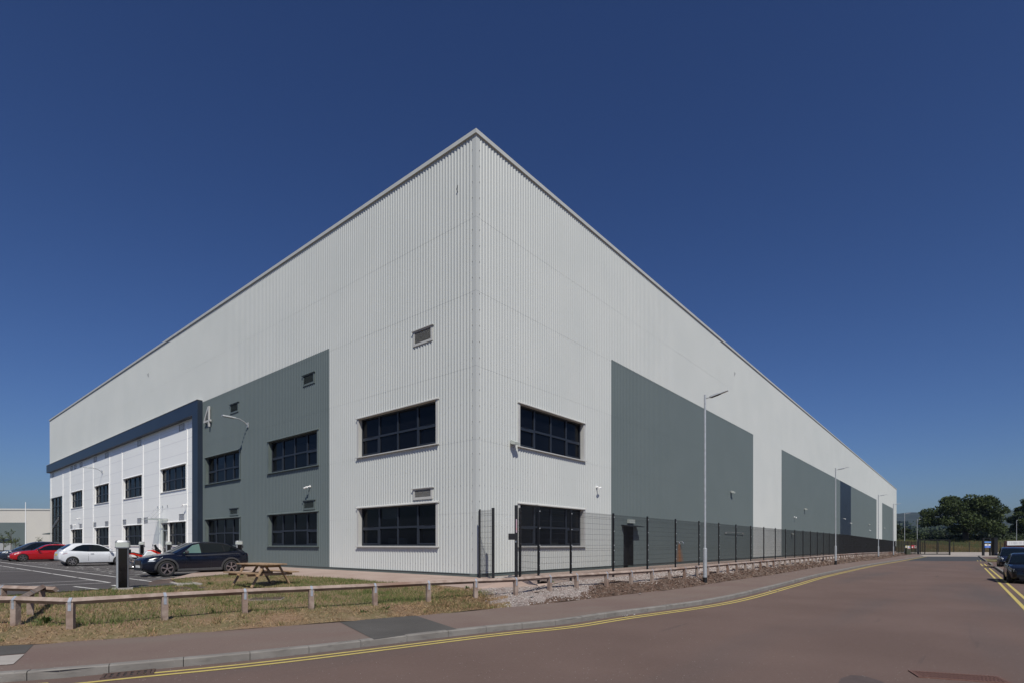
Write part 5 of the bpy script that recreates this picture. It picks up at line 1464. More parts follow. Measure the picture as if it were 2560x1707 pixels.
    # windscreen and rear screen
    def screen(nm, P0, P1, out, f0=.90, f1=.86):
        mb = MB(); y0 = yc(P0[1])*f0; y1 = (yc(P1[1])-.05)*f1/.86; m_ = 8
        d = Vector((P1[0]-P0[0],0,P1[1]-P0[1])).normalized(); nrm = Vector((-d.z,0,d.x)); nrm = nrm if nrm.z > 0 else -nrm
        for k in range(m_+1):
            t = k/m_; xx = P0[0]+(P1[0]-P0[0])*t; zz = max(interp2(outline, xx), belt-.02)+.0; yy = y0+(y1-y0)*t
            for q in (-1,-.9,-.5,0,.5,.9,1): 
                zo = zz + .012 + roofmid*(1-abs(q)**1.4) + .004
                mb.v.append(Vector((xx,q*yy,zo))+nrm*.004)
        for k in range(m_):
            for q in range(6): mb.f.append([k*7+q,k*7+q+1,(k+1)*7+q+1,(k+1)*7+q]); mb.m.append(0)
        mb.build(nm, M['carglass'], e, smooth=True)
    lx = lambda P,Q,t: (P[0]+(Q[0]-P[0])*t, P[1]+(Q[1]-P[1])*t)
    screen('windscreen', lx(A_,B_,.04), lx(A_,B_,.93), 1); screen('rear_screen', lx(D_,C_,.10), lx(D_,C_,.90), -1)
    # wheels
    for wx in (fx, rx):
        for sg in (-1,1):
            mb = MB(); c = (wx,sg*(hw-.11),r)
            mb.lathe([(r*.62,-sg*.11),(r*.90,-sg*.11),(r*.985,-sg*.085),(r,0),(r*.985,sg*.085),(r*.92,sg*.108),(r*.74,sg*.112),(r*S.get('rimf',.68),sg*.095)],c,'y',40)
            wh_ = mb.build('wheel', M['tyre'], e, smooth=True)
            mb = MB(); R_ = r*S.get('rimf',.68)
            mb.lathe([(R_,sg*.095),(R_*.93,sg*.10),(R_*.92,sg*.05)],c,'y',36,0)
            ns = S.get('spokes',5)
            for k in range(ns):
                a = 2*math.pi*k/ns+.3; tw = S.get('spw',.05)
                for off in ((-.10,.10) if S.get('twin') else (0,)):
                    p0 = Vector((wx+math.cos(a)*R_*.14, sg*(hw-.11+.085), r+math.sin(a)*R_*.14)); p1 = Vector((wx+math.cos(a+off)*R_*.93, sg*(hw-.11+.088), r+math.sin(a+off)*R_*.93))
                    mb.bar(p0,p1,tw,.025,up=(0,1,0),m=0)
            mb.lathe([(R_*.2,sg*.07),(R_*.2,sg*.10),(0.001,sg*.105)],c,'y',18,0)
            mb.build('rim', S.get('rimmat') or M['rim'], wh_, fix=True)
            mb = MB(); mb.lathe([(R_*.93,sg*.03),(.001,sg*.03)],c,'y',28,0); mb.lathe([(R_*.62,sg*.035),(.001,sg*.04)],c,'y',28,0); mb.build('brake_disc', M['rimdark'], wh_)
    # underside, arch trims, sills
    mb = MB(); mb.box(-L/2+.35,L/2-.35,-hw+.31,hw-.31,gc-.03,gc+.25); mb.build('underbody', M['cladp'], e)
    if S.get('arch'):
        for wx in (fx, rx):
            for sg in (-1,1):
                mb = MB(); b = 0; pts = []
                for k in range(25):
                    a = R(-12+204*k/24); 
                    for rr_ in (r*1.115, r*1.115+.075):
                        X_, Z_ = wx+rr_*math.cos(a), max(gc, r+rr_*math.sin(a)); pts.append((X_,sg*(ybody(max(-L/2+.02,min(L/2-.02,X_)),Z_)+.014),Z_))
                mb.v += [Vector(p) for p in pts]
                mb.v += [Vector((p[0],p[1]-sg*.03,p[2])) for p in pts]
                m_ = len(pts)
                for k in range(24):
                    a, b2, c_, d_ = 2*k,2*k+1,2*k+3,2*k+2; mb.f.append([a,b2,c_,d_]); mb.m.append(0)
                    mb.f.append([b2,b2+m_,c_+m_,c_]); mb.m.append(0); mb.f.append([a,d_,d_+m_,a+m_]); mb.m.append(0)
                mb.build('wheel_arch', M['cladp'], e, smooth=True, fix=True)
        for sg in (-1,1):
            mb = MB(); mb.hexa([(rx+r*1.2,sg*(hw-.10),gc-.02),(fx-r*1.2,sg*(hw-.10),gc-.02),(fx-r*1.2,sg*(hw+.008),gc+.02),(rx+r*1.2,sg*(hw+.008),gc+.02),(rx+r*1.2,sg*(hw-.10),gc+.14),(fx-r*1.2,sg*(hw-.10),gc+.12),(fx-r*1.2,sg*(hw+.003),gc+.11),(rx+r*1.2,sg*(hw+.003),gc+.14)]); mb.build('sill', M['cladp'], e, fix=True)
    # lights, grille, plates: patches that follow the body skin
    def patch_(nm, poly, m, sg, off=.008, par=None):
        mb = MB(); mb.prism(poly, lambda a,b: (a,sg*(ybody(a,b)-.05),b), lambda a,b: (a,sg*(ybody(a,b)+off),b)); return mb.build(nm, m, par or e, fix=True)
    for sg in (-1,1):
        patch_('headlight', S['head'], M['lamp'], sg, .010); patch_('tail_light', S['tail'], M['red_l'], sg, .010)
        mb = MB()
        for dx in S['doors']:
            zt = interp(top,dx)-.02
            seq = [(dx+S.get('dsl',0)*(zq-gc), zq) for zq in (gc+.15,gc+.3,gc+.45,gc+.6,zt)]
            for (a,za),(b,zb) in zip(seq,seq[1:]):
                mb.hexa([(a-.006,sg*(ybody(a,za)-.01),za),(a+.006,sg*(ybody(a,za)-.01),za),(a+.006,sg*(ybody(a,za)+.003),za),(a-.006,sg*(ybody(a,za)+.003),za),(b-.006,sg*(ybody(b,zb)-.01),zb),(b+.006,sg*(ybody(b,zb)-.01),zb),(b+.006,sg*(ybody(b,zb)+.003),zb),(b-.006,sg*(ybody(b,zb)+.003),zb)])
        mb.build('door_gap', M['black'], e)
        for hx in S['handles']:
            zz = belt-.13; mb = MB(); mb.bar((hx-.09,sg*(ybody(hx,zz)+.02),zz),(hx+.09,sg*(ybody(hx,zz)+.02),zz),.02,.025); mb.build('door_handle', S.get('hm') or pm, e)
        mx_ = S['mirror']; mb = MB(); mb.bar((mx_,sg*(hw*.88),belt+.03),(mx_,sg*(hw+.06),belt+.05),.05,.03); mb.build('mirror_arm', M['black'], e)
        mb = MB(); c = Vector((mx_+.02,sg*(hw+.12),belt+.08)); 
        mb.lathe([(.001,-.11),(.05,-.10),(.075,-.05),(.08,.02),(.065,.09),(.001,.115)],(c.x,c.y,c.z),'y',14); o = mb.build('mirror', S.get('mm') or pm, e, smooth=True)
    def endpatch(nm, xe, y0, y1, z0, z1, m, fr=1, dep=.03):
        mb = MB(); k = 8
        pts = [(y0+(y1-y0)*i/k) for i in range(k+1)]
        def xat(yy): # nose curvature from plan
            a = abs(yy)/hw; s_ = 1.0 if a < .5 else 1-.16*(a-.5)/.5
            for q in range(40):
                xx = (L/2)*fr*(1-q*.01)
                if interp(plan, xx) >= a*1.0: return xx
            return xx
        b = len(mb.v)
        for yy in pts:
            X_ = xat(yy)+fr*.012; mb.v += [Vector((X_,yy,z0)),Vector((X_,yy,z1)),Vector((X_-fr*dep*2,yy,z0)),Vector((X_-fr*dep*2,yy,z1))]
        for i in range(k):
            o_ = b+4*i; mb.f += [[o_,o_+4,o_+5,o_+1],[o_+1,o_+5,o_+7,o_+3],[o_,o_+2,o_+6,o_+4]]; mb.m += [0,0,0]
        mb.f += [[b,b+1,b+3,b+2],[b+4*k,b+4*k+2,b+4*k+3,b+4*k+1]]; mb.m += [0,0]
        mb.build(nm, m, e, fix=True)
    g_ = S.get('grille',(.45,.40,.62)); endpatch('grille', L/2, -hw*g_[0], hw*g_[0], g_[1], g_[2], M['blackgloss'], 1)
    endpatch('lower_intake', L/2, -hw*.55, hw*.55, gc+.06, gc+.17, M['black'], 1)
    endpatch('front_plate', L/2+.02, -.26, .26, .40, .51, M['plate_w'], 1, .01)
    endpatch('rear_plate', -L/2, -.26, .26, S.get('rpz',.55), S.get('rpz',.55)+.11, M['plate_y'], -1, .01)
    endpatch('rear_bumper_trim', -L/2, -hw*.6, hw*.6, gc+.16, gc+.26, M['cladp'], -1)
    return e
def interp2(pts, x):
    pts = sorted(pts)
    if x <= pts[0][0]: return pts[0][1]
    for (a, va), (b, vb) in zip(pts, pts[1:]):
        if x <= b: return va+(vb-va)*(x-a)/(b-a+1e-9)
    return pts[-1][1]
AV = math.atan2(VD[1], VD[0])
def place(px, py, S, wheel, fwd, z=ZC):
    """contact point of the near-side wheel in the photo -> car centre"""
    x, y = G(px,py,z); sgn = 1 if fwd else -1
    wx = S['L']/2-S['fo'] if wheel == 'f' else S['L']/2-S['fo']-S['wb']
    cx = x - VD[0]*wx*sgn + UD[0]*S['W']/2; cy = y - VD[1]*wx*sgn + UD[1]*S['W']/2
    return cx, cy, (AV if fwd else AV+math.pi)
cross = dict(L=4.40,W=1.84,H=1.51,wb=2.68,fo=.84,r=.345,gc=.22,belt=.99,wr=.72,crown=.03,rimf=.70,
  top=[(-2.225,.80),(-2.16,1.00),(-1.9,1.06),(-1.3,1.04),(.2,.99),(.95,.99),(1.25,.965),(1.7,.90),(2.0,.82),(2.17,.72),(2.225,.60)],
  cab=[(1.02,.985),(.22,1.44),(-1.25,1.43),(-2.02,1.06)], roofpts=[(-.15,1.50),(-.6,1.51),(-1.0,1.48)],
  side=[[(.72,1.02),(.30,1.37),(.02,1.43),(-.02,1.02)],[(-.08,1.02),(-.04,1.435),(-.60,1.445),(-.95,1.40),(-1.02,1.04)],[(-1.08,1.06),(-1.02,1.39),(-1.28,1.33),(-1.62,1.14)]],
  pillar=[[(.80,1.0),(.72,1.02),(.30,1.37),(.02,1.43),(-.6,1.445),(-1.02,1.40),(-1.28,1.33),(-1.62,1.14),(-1.70,1.14),(-1.30,1.36),(-1.0,1.43),(-.6,1.475),(.02,1.46),(.30,1.395)],[(-.02,1.02),(.02,1.43),(-.04,1.435),(-.08,1.02)],[(-1.02,1.04),(-.95,1.40),(-1.02,1.39),(-1.08,1.06)]],
  head=[(2.05,.66),(1.98,.74),(1.70,.83),(1.50,.865),(1.62,.78),(1.84,.67)], tail=[(-2.18,.86),(-2.16,.97),(-1.86,.98),(-1.93,.88)], doors=[.62,-.42,-1.18],dsl=0,handles=[-.18,-1.0],mirror=.62,arch=1,spokes=5,twin=1,spw=.028,grille=(.42,.50,.72))
P_navy = paint('dark_navy_paint',(.0035,.0055,.014),.22)
x, y, a = place(418.5,1440.5,cross,'f',False); cross_car = car('parked_crossover','dark navy crossover with grey wheel arches parked nearest the camera',x,y,ZC,a,dict(cross,see=1,mm=M['cladp'],rimmat=mat('bronze_alloy',(.30,.25,.25),.3,metal=.6)),P_navy)
hatch3 = dict(L=4.02,W=1.76,H=1.48,wb=2.51,fo=.83,r=.305,gc=.19,belt=.93,wr=.70,crown=.035,rimf=.70,
  top=[(-2.01,.72),(-1.97,.92),(-1.7,1.02),(-1.2,.98),(.1,.93),(.8,.94),(1.1,.93),(1.5,.86),(1.8,.76),(1.97,.64),(2.01,.55)],
  cab=[(1.05,.93),(.28,1.36),(-1.32,1.42),(-1.86,1.02)], roofpts=[(-.05,1.44),(-.5,1.48),(-1.0,1.47)],
  side=[[(.85,.96),(.34,1.28),(.06,1.38),(-.28,1.405),(-.34,.97)],[(-.48,.975),(-.42,1.41),(-.75,1.40),(-1.10,1.28),(-1.40,1.03)]],
  pillar=[[(.95,.945),(.85,.96),(-.34,.97),(-.48,.975),(-1.40,1.03),(-1.50,1.02),(-.5,.95)],[(-.34,.97),(-.28,1.405),(-.42,1.41),(-.48,.975)]],
  head=[(1.86,.60),(1.78,.74),(1.45,.82),(1.38,.78),(1.6,.66)], tail=[(-1.96,.80),(-1.94,.88),(-1.62,1.0),(-1.48,.99),(-1.60,.84),(-1.80,.78)], doors=[.62,-.50],handles=[-.30],mirror=.66,spokes=7,spw=.035,rpz=.70,hm=M['chrome'])
P_white = paint('white_paint',(.66,.68,.72),.25)
x, y, a = place(181.8,1414.2,hatch3,'r',True); car('parked_hatchback','white three-door hatchback seen from behind, left of the large charging post',x,y,ZC,a,hatch3,P_white)
hatch5 = dict(L=4.32,W=1.765,H=1.43,wb=2.69,fo=.77,r=.315,gc=.16,belt=.92,wr=.70,crown=.03,rimf=.66,
  top=[(-2.16,.72),(-2.12,.90),(-1.9,.98),(-1.3,.95),(.2,.90),(.6,.92),(.95,.91),(1.5,.85),(1.9,.76),(2.10,.66),(2.16,.55)],
  cab=[(.72,.92),(-.02,1.33),(-1.55,1.37),(-2.02,.98)], roofpts=[(-.3,1.41),(-.75,1.43),(-1.2,1.42)],
  side=[[(.50,.95),(.02,1.26),(-.25,1.35),(-.50,1.37),(-.52,.955)],[(-.60,.957),(-.58,1.37),(-1.05,1.365),(-1.30,1.34),(-1.32,.98)],[(-1.38,.985),(-1.36,1.33),(-1.55,1.27),(-1.78,1.05)]],
  pillar=[[(.60,.93),(.50,.95),(-.52,.955),(-1.32,.98),(-1.78,1.05),(-1.88,1.03),(-1.3,.955)],[(-.52,.955),(-.50,1.37),(-.58,1.37),(-.60,.957)]],
  head=[(2.05,.60),(2.0,.70),(1.60,.78),(1.52,.76),(1.66,.67),(1.9,.59)], tail=[(-2.12,.74),(-2.10,.86),(-1.80,.90),(-1.84,.78)], doors=[.42,-.56,-1.32],handles=[-.32,-1.15],mirror=.44,spokes=5,spw=.05,twin=1,grille=(.40,.52,.66),rimmat=mat('dull_alloy',(.16,.15,.15),.4,metal=.6))
P_red = paint('bright_red_paint',(.36,.006,.010),.22)
x, y, a = place(58,1403.3,hatch5,'f',False); car('parked_hatchback','bright red five-door hatchback parked nose out behind the white car',x,y,ZC,a,dict(hatch5,mm=M['black']),P_red)
mpv = dict(hatch5, L=4.5,H=1.66,wb=2.7,fo=.92,belt=1.0,r=.325,
  top=[(-2.25,.78),(-2.2,1.0),(-1.9,1.04),(-1.3,1.02),(.2,1.0),(.9,.99),(1.2,.96),(1.7,.88),(2.05,.76),(2.2,.66),(2.25,.56)],
  cab=[(1.25,.98),(.25,1.52),(-1.85,1.56),(-2.15,1.05)], roofpts=[(0,1.60),(-.6,1.66),(-1.3,1.64)],
  side=[[(.75,1.03),(.25,1.42),(-.05,1.53),(-.10,1.03)],[(-.18,1.03),(-.14,1.55),(-1.0,1.57),(-1.04,1.04)],[(-1.12,1.045),(-1.08,1.56),(-1.65,1.50),(-1.80,1.10)]],
  pillar=[[(.85,1.0),(.75,1.03),(-.1,1.03),(-1.04,1.04),(-1.8,1.10),(-1.9,1.08),(-1.1,1.0)],[(-.10,1.03),(-.05,1.53),(-.14,1.55),(-.18,1.03)]],
  head=[(2.12,.64),(2.02,.80),(1.55,.90),(1.48,.86),(1.75,.70)], doors=[.7,-.12,-1.08],handles=[.1,-.9],mirror=.75)
P_dark = paint('charcoal_blue_paint',(.020,.026,.042),.22)
x, y, a = place(58,1403.3,hatch5,'f',False); x += UD[0]*2.7-VD[0]*.25; y += UD[1]*2.7-VD[1]*.25
car('parked_people_carrier','dark blue people carrier with a light roof rail behind the red car',x,y,ZC,a,dict(mpv,mm=M['black']),P_dark,cat='car')
x += UD[0]*5.2+VD[0]*.6; y += UD[1]*5.2+VD[1]*.6
car('parked_hatchback','blue hatchback mostly hidden at the far left of the parked cars',x,y,ZC,a,hatch5,paint('mid_blue_paint',(.02,.05,.16),.22))
# right-hand cars, facing the camera
P_blk = paint('black_paint',(.006,.007,.010),.2)
cx_ = UV(-16.15-.92, 19.9+2.15)
car('parked_hatchback','black hatchback cut by the right edge of the photo, facing the camera',cx_.x,cx_.y,-.004,AV+math.pi,dict(hatch5,H=1.45,W=1.80),P_blk,group='parked cars')
suv = dict(mpv,H=1.72,W=1.88)
cx_ = UV(-16.7-.98, 42.3+2.2)
car('parked_people_carrier','tall dark blue car facing the camera behind the black hatchback',cx_.x,cx_.y,.0,AV+math.pi,suv,paint('midnight_paint',(.008,.011,.026),.2))
# ------------------------------------------------------------------ motorcycle
def moto(x, y, z, ang):
    e = empty('motorcycle', (x,y,z), ang); tag(e, 'red and white touring motorcycle on its stand behind the charging post', 'motorcycle')
    RR = paint('moto_red',(.55,.02,.008),.25); WW = paint('moto_white',(.68,.70,.72),.25)
    for wx, nm in ((-.72,'wheel'),(.78,'wheel')):
        mb = MB(); mb.lathe([(.23,-.05),(.29,-.065),(.33,-.03),(.335,0),(.33,.03),(.29,.065),(.23,.05)],(wx,0,.335),'y',30); w_ = mb.build(nm, M['tyre'], e, smooth=True)
        mb = MB(); mb.lathe([(.235,-.04),(.22,-.03),(.22,.03),(.235,.04)],(wx,0,.335),'y',28)
        for k in range(6):
            a = k*math.pi/3; mb.bar((wx,0,.335),(wx+.22*math.cos(a),0,.335+.22*math.sin(a)),.02,.03,up=(0,1,0))
        mb.lathe([(.10,.05),(.001,.052)],(wx,0,.335),'y',20); mb.lathe([(.001,-.052),(.10,-.05)],(wx,0,.335),'y',20); mb.build('rim', M['chrome'], w_)
    mb = MB(); 
    for s_ in (-.10,.10): mb.tube([(.78,s_,.335),(.60,s_,.85),(.52,s_*.8,1.08)],.025,8)
    mb.build('front_fork', M['chrome'], e, smooth=True)
    mb = MB()
    for s_ in (-.08,.08): mb.bar((-.72,s_,.335),(-.1,s_,.42),.05,.06); mb.bar((-.1,s_,.42),(.45,s_,.95),.05,.06); mb.bar((-.1,s_,.42),(-.55,s_,.85),.035)
    mb.box(-.15,.32,-.16,.16,.26,.60); mb.box(-.05,.25,-.2,.2,.38,.5); mb.build('engine_and_frame', M['cladp'], e, bevel=.02)
    def slab(nm, poly, w0, w1, m):
        mb = MB(); n = len(poly)
        cxm = sum(p[0] for p in poly)/n; czm = sum(p[1] for p in poly)/n
        rings = [(-w0,.82),(-w1,1),(w1,1),(w0,.82)]
        for yy, k in rings:
            for a,b in poly: mb.v.append(Vector((cxm+(a-cxm)*k,yy,czm+(b-czm)*k)))
        for i in range(3):
            for j in range(n): mb.f.append([i*n+j,i*n+(j+1)%n,(i+1)*n+(j+1)%n,(i+1)*n+j]); mb.m.append(0)
        mb.f.append(list(reversed(range(n)))); mb.m.append(0); mb.f.append([3*n+j for j in range(n)]); mb.m.append(0)
        return mb.build(nm, m, e, smooth=True, fix=True, bevel=.01)
    slab('side_fairing', [(-.18,.72),(.05,.62),(.42,.66),(.52,.86),(.22,1.04),(.02,1.02)], .26,.20, WW)
    slab('tank', [(0,.98),(.10,1.06),(.36,1.10),(.60,.98),(.82,.84),(.70,.80),(.45,.90),(.2,.98)], .19,.13, RR)
    slab('rear_fairing', [(-.95,.86),(-.88,.95),(-.55,.92),(-.15,.78),(-.12,.66),(-.30,.70),(-.6,.82)], .15,.10, RR)
    slab('seat', [(-.85,.95),(-.6,.97),(-.3,.88),(.0,.88),(.06,.94),(.02,.86),(-.3,.80),(-.6,.90)], .15,.11, M['black'])
    slab('front_mudguard', [(.42,.60),(.60,.72),(.85,.70),(1.02,.58),(.85,.64),(.62,.66)], .09,.06, RR)
    slab('headlamp_cowl', [(.50,.95),(.48,1.12),(.62,1.16),(.78,1.02),(.74,.90)], .15,.09, M['black'])
    slab('windshield', [(.48,1.12),(.40,1.38),(.46,1.40),(.64,1.14)], .13,.10, M['carglass'])
    mb = MB(); mb.tube([(.38,-.42,1.16),(.45,-.2,1.12),(.48,0,1.10),(.45,.2,1.12),(.38,.42,1.16)],.018,8); mb.build('handlebar', M['black'], e, smooth=True)
    for s_ in (-1,1):
        mb = MB(); mb.tube([(.42,s_*.34,1.15),(.44,s_*.40,1.32)],.008,6); mb.lathe([(.001,-.012),(.06,-.01),(.07,.01),(.001,.014)],(.43,s_*.41,1.36),'x',14); mb.build('mirror', M['black'], e)
    mb = MB(); mb.tube([(.0,-.16,.34),(-.4,-.18,.42),(-.85,-.2,.66)],[.035,.05,.06],12); mb.build('exhaust', M['chrome'], e, smooth=True)
    mb = MB(); mb.bar((-.98,0,.80),(-1.08,0,.55),.16,.01,up=(0,1,0)); mb.build('number_plate', M['plate_y'], e)
    mb = MB(); mb.box(-.98,-.93,-.08,.08,.82,.88); mb.build('tail_light', M['red_l'], e)
x, y = G(328,1421.7,ZC); moto(x+VD[0]*.72+UD[0]*.05, y+VD[1]*.72+UD[1]*.05, ZC, AV+R(-6))
# second bike's nose
# ------------------------------------------------------------------ trees
def leaf_cloud(mb, lobes, n, size, rnd, hollow=.55):
    vol = [a*b*c for _,(a,b,c) in lobes]; S = sum(v**.67 for v in vol)
    for (c, (a,b,d)), v in zip(lobes, vol):
        for _ in range(int(n*(v**.67)/S)):
            th = rnd.uniform(0,6.283); cp_ = rnd.uniform(-1,1); sp = math.sqrt(1-cp_*cp_); r_ = hollow+(1-hollow)*rnd.random()**.6
            r_ *= 1+.12*math.sin(5*th+cp_*7)
            p = c + Vector((a*sp*math.cos(th)*r_, b*sp*math.sin(th)*r_, d*cp_*r_))
            nrm = Vector((rnd.gauss(0,1),rnd.gauss(0,1),rnd.gauss(.5,1))).normalized(); e1 = nrm.orthogonal().normalized(); e2 = nrm.cross(e1)
            s_ = size*rnd.uniform(.6,1.3); k = rnd.uniform(0,6.28); f1 = (e1*math.cos(k)+e2*math.sin(k))*s_; f2 = (e2*math.cos(k)-e1*math.sin(k))*s_*.6
            mb.face([p-f1,p-f2*.9+f1*.1,p+f1,p+f2])
def tree(name, label, x, y, z, H, Wd, seed, m, n=9000, lsize=.35, trunk=.5, base=.25, group=None, nl=26, dead=False, shape=1.0, rl=1.0):
    rnd = random.Random(seed); e = empty(name, (x,y,z), world=True); tag(e, label, 'tree', group)
    o = Vector((x,y,z)); lobes = []
    for k in range(nl):
        a = rnd.uniform(0,6.283); t = rnd.random(); h = base+(1-base)*(.12+.80*t)
        rad = Wd/2*math.sqrt(max(.04,1-((h-.52)/.56)**2))*rnd.uniform(.35,.88)*shape
        r_ = rnd.uniform(.11,.19)*Wd*.95*rl
        lobes.append((o+Vector((rad*math.cos(a),rad*math.sin(a)*.8,H*h)), (r_*rnd.uniform(.9,1.3),r_,min(r_*.72, H*.16))))
    mb = MB()
    mb.tube([o+Vector((0,0,-.3)),o+Vector((0,0,H*.12)),o+Vector((.02*H,0,H*.3)),o+Vector((0,0,H*.55)),o+Vector((0,0,H*.8))],[trunk*1.3,trunk,trunk*.8,trunk*.45,trunk*.12],10)
    for c, r_ in lobes[:16]:
        s_ = o+Vector((0,0,H*rnd.uniform(.2,.42))); mid = s_.lerp(c,.5)+Vector((0,0,-.03*H)); mb.tube([s_,mid,c,c+(c-s_).normalized()*r_[0]*.5],[trunk*.4,trunk*.26,trunk*.12,trunk*.03],6)
    if dead:
        s_ = o+Vector((Wd*.13,0,H*.80)); mb.tube([s_,s_+Vector((-.6,0,1.6)),s_+Vector((-1.2,0,2.9))],[.06,.045,.02],5); mb.tube([s_,s_+Vector((.6,0,1.8))],[.05,.02],5); mb.tube([s_+Vector((-.6,0,1.6)),s_+Vector((-.3,0,2.6))],[.035,.012],5)
    mb.build('trunk', M['bark'], e, smooth=True)
    mb = MB(); leaf_cloud(mb, lobes, n, lsize, rnd); mb.build('crown', m, e)
    return e
Yo = 168.0
def ox(px, Y=Yo): return (px-1280)/F*Y
tree('oak_tree','broad dark oak tree standing alone beyond the gate',ox(2440),Yo+4,2.2,15.0,28.5,5,M['oak'],n=24000,lsize=.30,trunk=.85,base=.20,nl=66,dead=True,rl=.52)
tree('oak_tree','tall dark tree cut by the right edge of the photo',ox(2586,190),190,2.2,17.5,15,9,M['oak'],n=15000,lsize=.36,trunk=.7,base=.1,nl=36,rl=.8)
tree('hedgerow_tree','green tree showing beside the far end of the warehouse',ox(2254,205),205,1.0,8.6,6.0,12,M['leaf2'],n=6000,lsize=.30,base=.05,nl=20,group='trees beyond the far fence')
bt = [(2283,330,9,12,'small round tree in the field left of the oak'),(2300,300,8.5,15,'wide bush below the blue hill, between the two last lamps'),(2325,420,13,22,'distant round tree under the hill fields'),(2345,340,9.5,13,'dark field tree just left of the oak'),(2362,380,12,22,'broad distant tree behind the left of the oak'),(2478,320,13,24,'round distant tree seen under the right of the oak crown'),(2505,240,9,14,'bushy tree right of the oak trunk, behind the sign frame'),(2528,215,9.5,13,'dark bush left of the single lamp at the right'),(2552,225,12,16,'dark tree behind the single lamp at the right'),(2390,300,7,12,'low bush left of the oak trunk')]
for i,(px,Y,h,w_,lb) in enumerate(bt): tree('hedgerow_tree',lb,ox(px,Y),Y,gz(200,Y)-1.5,h*.8,w_*.62,30+i,M['leaf2'],n=3200,lsize=.55*Y/300+.1,base=.0,nl=14,group='trees beyond the far fence',trunk=.3)
# hedge and bank vegetation as masses
mb = MB(); rh = random.Random(2)
for k in range(9000):
    x = rh.uniform(66,175); Y = rh.uniform(172,180); z = gz(x,Y)+rh.random()*1.7*(1+.35*math.sin(x*.35)); s_ = rh.uniform(.2,.42)
    a = rh.uniform(0,6.28); n = Vector((math.cos(a),math.sin(a),rh.uniform(-.3,.9))).normalized(); e1 = n.orthogonal().normalized(); e2 = n.cross(e1); p = Vector((x,Y,z)); mb.face([p-e1*s_,p-e2*s_*.7,p+e1*s_,p+e2*s_*.7])
tag(mb.build('undergrowth', M['leaf2']), 'dark overgrown hedge along the field beyond the fence', None, None, 'stuff')
mb = MB(); MGb = [mat('bank_brown',(.115,.075,.03),.95,col2=(.08,.055,.02),scale=3), mat('bank_green',(.06,.07,.02),.95,col2=(.045,.055,.018),scale=3), mat('bank_olive',(.085,.08,.028),.95,col2=(.06,.06,.02),scale=3)]
for k in range(26000):
    x = rh.uniform(66,170); Y = 140.2+31*rh.random(); z = gz(x,Y); h = rh.uniform(.2,.75)*(1+.5*math.sin(x*.4+Y*.2)); s_ = .10
    b = 1 if (Y-140)/31+.3*math.sin(x*.3)+rh.uniform(-.3,.3) > .55 else (0 if rh.random() < .65 else 2)
    mb.face([(x-s_,Y,z-.05),(x+s_,Y+rh.uniform(-.1,.1),z-.05),(x+rh.uniform(-.25,.25),Y,z+h)], b)
tag(mb.build('rough_grass', MGb), 'tall brown and green rough grass on the bank behind the rear fence', None, None, 'stuff')
# saplings in front of the distant warehouse
def sapling(px, Y, h, w_, seed, label, m, n=260):
    rnd = random.Random(seed); x = (px-1280)/F*Y; z = .4; e = empty('sapling', (x,Y,z), world=True); tag(e, label, 'tree', 'saplings by the distant warehouse')
    mb = MB(); o = Vector((x,Y,z)); mb.tube([o,o+Vector((.1,0,h*.5)),o+Vector((.05,0,h))],[.06,.045,.015],6); pts = []
    for k in range(12):
        hh = h*rnd.uniform(.35,.95); a = rnd.uniform(0,6.28); L_ = w_*.5*rnd.uniform(.5,1); s_ = o+Vector((.05,0,hh)); t = s_+Vector((math.cos(a)*L_,math.sin(a)*L_,rnd.uniform(.2,.9))); mb.tube([s_,t],[.02,.008],4); pts.append((s_,t))
    mb.build('trunk', M['bark'], e)
    mb = MB()
    for k in range(n):
        s_, t = rnd.choice(pts); p = s_.lerp(t, rnd.uniform(.3,1.1))+Vector((rnd.gauss(0,.09),rnd.gauss(0,.09),rnd.gauss(0,.10))); nn = Vector((rnd.gauss(0,1),rnd.gauss(0,1),rnd.gauss(0,1))).normalized(); e1 = nn.orthogonal()*.07; e2 = nn.cross(e1); mb.face([p-e1,p-e2*.6,p+e1,p+e2*.6])
    mb.build('crown', m, e)
sapling(27,92,3.9,1.7,1,'tallest young tree in front of the distant slate grey wall',M['sapling'],360)
sapling(8,90,2.6,1.5,2,'short sparse young tree at the far left edge',M['sapling'],200)
sapling(38,95,2.4,1.4,3,'thin young tree to the right of the tallest sapling',M['sapling'],150)
sapling(98,90,2.3,1.0,4,'small reddish young tree just left of the tall glazing',M['sapling'],120)
# distant dark fence left
mb = MB(); x0, x1 = (48-1280)/F*110, (118-1280)/F*110
for k in range(60):
    x = x0+(x1-x0)*k/59; mb.box(x-.04,x+.04,110,110.05,.4,1.9 if k < 30 else 2.0)
mb.box(x0,x1,110.05,110.1,1.7,1.8); mb.box(x0,x1,110.05,110.1,.6,.7)
o = mb.build('palisade_fence', M['black']); tag(o,'dark upright fence behind the flagpole and parked cars','fence')
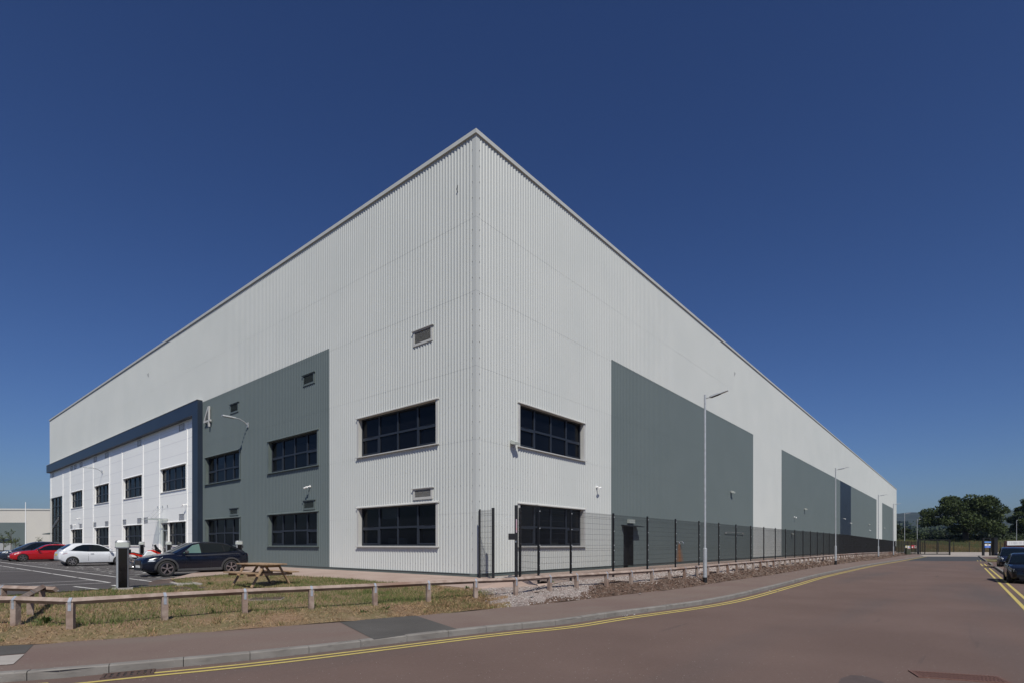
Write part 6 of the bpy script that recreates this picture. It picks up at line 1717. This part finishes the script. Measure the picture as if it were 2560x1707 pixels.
# ------------------------------------------------------------------ hills
def hill(nm, Y0, Y1, prof, zb, m, nx=150, ny=26, amp=6, seed=1):
    mb = MB(); x0, x1 = prof[0][0], prof[-1][0]
    for j in range(ny):
        t = j/(ny-1); Y = Y0+(Y1-Y0)*t
        for i in range(nx):
            px = x0+(x1-x0)*i/(nx-1); X = (px-1280)/F*Y1; hgt = interp2(prof, px)
            top = CZ+(HY-hgt)/F*Y1; s_ = math.sin(t*math.pi/2)**1.15
            z = zb+(top-zb)*s_ + amp*s_*(.35*math.sin(i*.9+j*1.3)+.3*math.sin(i*2.3-j*.8+seed)+.2*math.sin(i*.37+j*.5))*(.25 if t > .95 else 1)
            mb.v.append(Vector((X*(.45+.55*t) if False else X, Y, z)))
    for j in range(ny-1):
        for i in range(nx-1): mb.f.append([j*nx+i,j*nx+i+1,(j+1)*nx+i+1,(j+1)*nx+i]); mb.m.append(0)
    tag(mb.build(nm, m, smooth=True), kind='structure')
mh = mat('wooded_hill', (.014,.022,.020), .95, col2=(.024,.034,.026), scale=.012, detail=9, bump=.0)
add_layer(mh, (.038,.055,.032), .0042, .60, .64, detail=1, stretch=(.7,2.2,1), fac=.9)
add_layer(mh, (.012,.02,.016), .05, .55, .7, fac=.7)
prof = [(1700,1325),(2000,1310),(2150,1290),(2245,1283),(2270,1281.5),(2292,1282),(2312,1285),(2335,1291),(2370,1300),(2410,1299),(2450,1294),(2500,1288),(2540,1286),(2600,1290),(2800,1300),(3200,1330)]
hill('hills', 900, 2600, prof, 4, mh)
mf = mat('farmland', (.06,.085,.035), .95, col2=(.035,.05,.022), scale=.012, detail=6)
add_layer(mf, (.20,.145,.085), .006, .60, .62, detail=0, stretch=(1,3,1), fac=.9)
prof2 = [(1700,1345),(2245,1334),(2290,1332),(2340,1336),(2400,1340),(2500,1334),(2560,1332),(2800,1340),(3200,1350)]
hill('farmland', 380, 1000, prof2, 3, mf, amp=1.2, seed=3)
# far woodland on the lower slopes
mb = MB(); rw = random.Random(17)
for k in range(60):
    px = rw.uniform(2235,2600); Y = rw.choice((700,850,1000,1300,1700)); X = (px-1280)/F*Y; zz = CZ+(HY-(1334 if Y < 1001 else 1322 if Y < 1500 else 1308))/F*Y; wd = rw.uniform(15,45)
    for q in range(120):
        p = Vector((X+rw.gauss(0,wd*.45),Y+rw.gauss(0,8),zz+rw.uniform(-5,7))); nn = Vector((rw.gauss(0,1),rw.gauss(-.5,1),rw.gauss(.6,1))).normalized(); e1 = nn.orthogonal().normalized(); e2 = nn.cross(e1); s_ = rw.uniform(1.5,3.2)*Y/900; mb.face([p-e1*s_,p-e2*s_*.7,p+e1*s_,p+e2*s_*.7])
tag(mb.build('far_woods', M['leaf2']), 'belts of distant woodland on the slopes below the hill', None, None, 'stuff')
# air
hz = bpy.data.materials.new('haze_air'); hz.use_nodes = True; ntz = hz.node_tree; ntz.nodes.clear()
ou = ntz.nodes.new('ShaderNodeOutputMaterial'); pv = ntz.nodes.new('ShaderNodeVolumePrincipled'); pv.inputs['Color'].default_value = (.45,.66,1,1); pv.inputs['Density'].default_value = .00005; pv.inputs['Anisotropy'].default_value = .1
ntz.links.new(pv.outputs[0], ou.inputs['Volume'])
if USE_HAZE:
    mb = MB(); mb.box(-3100,3150,-420,3100,-2.5,200); o = mb.build('haze', hz); tag(o, kind='stuff')
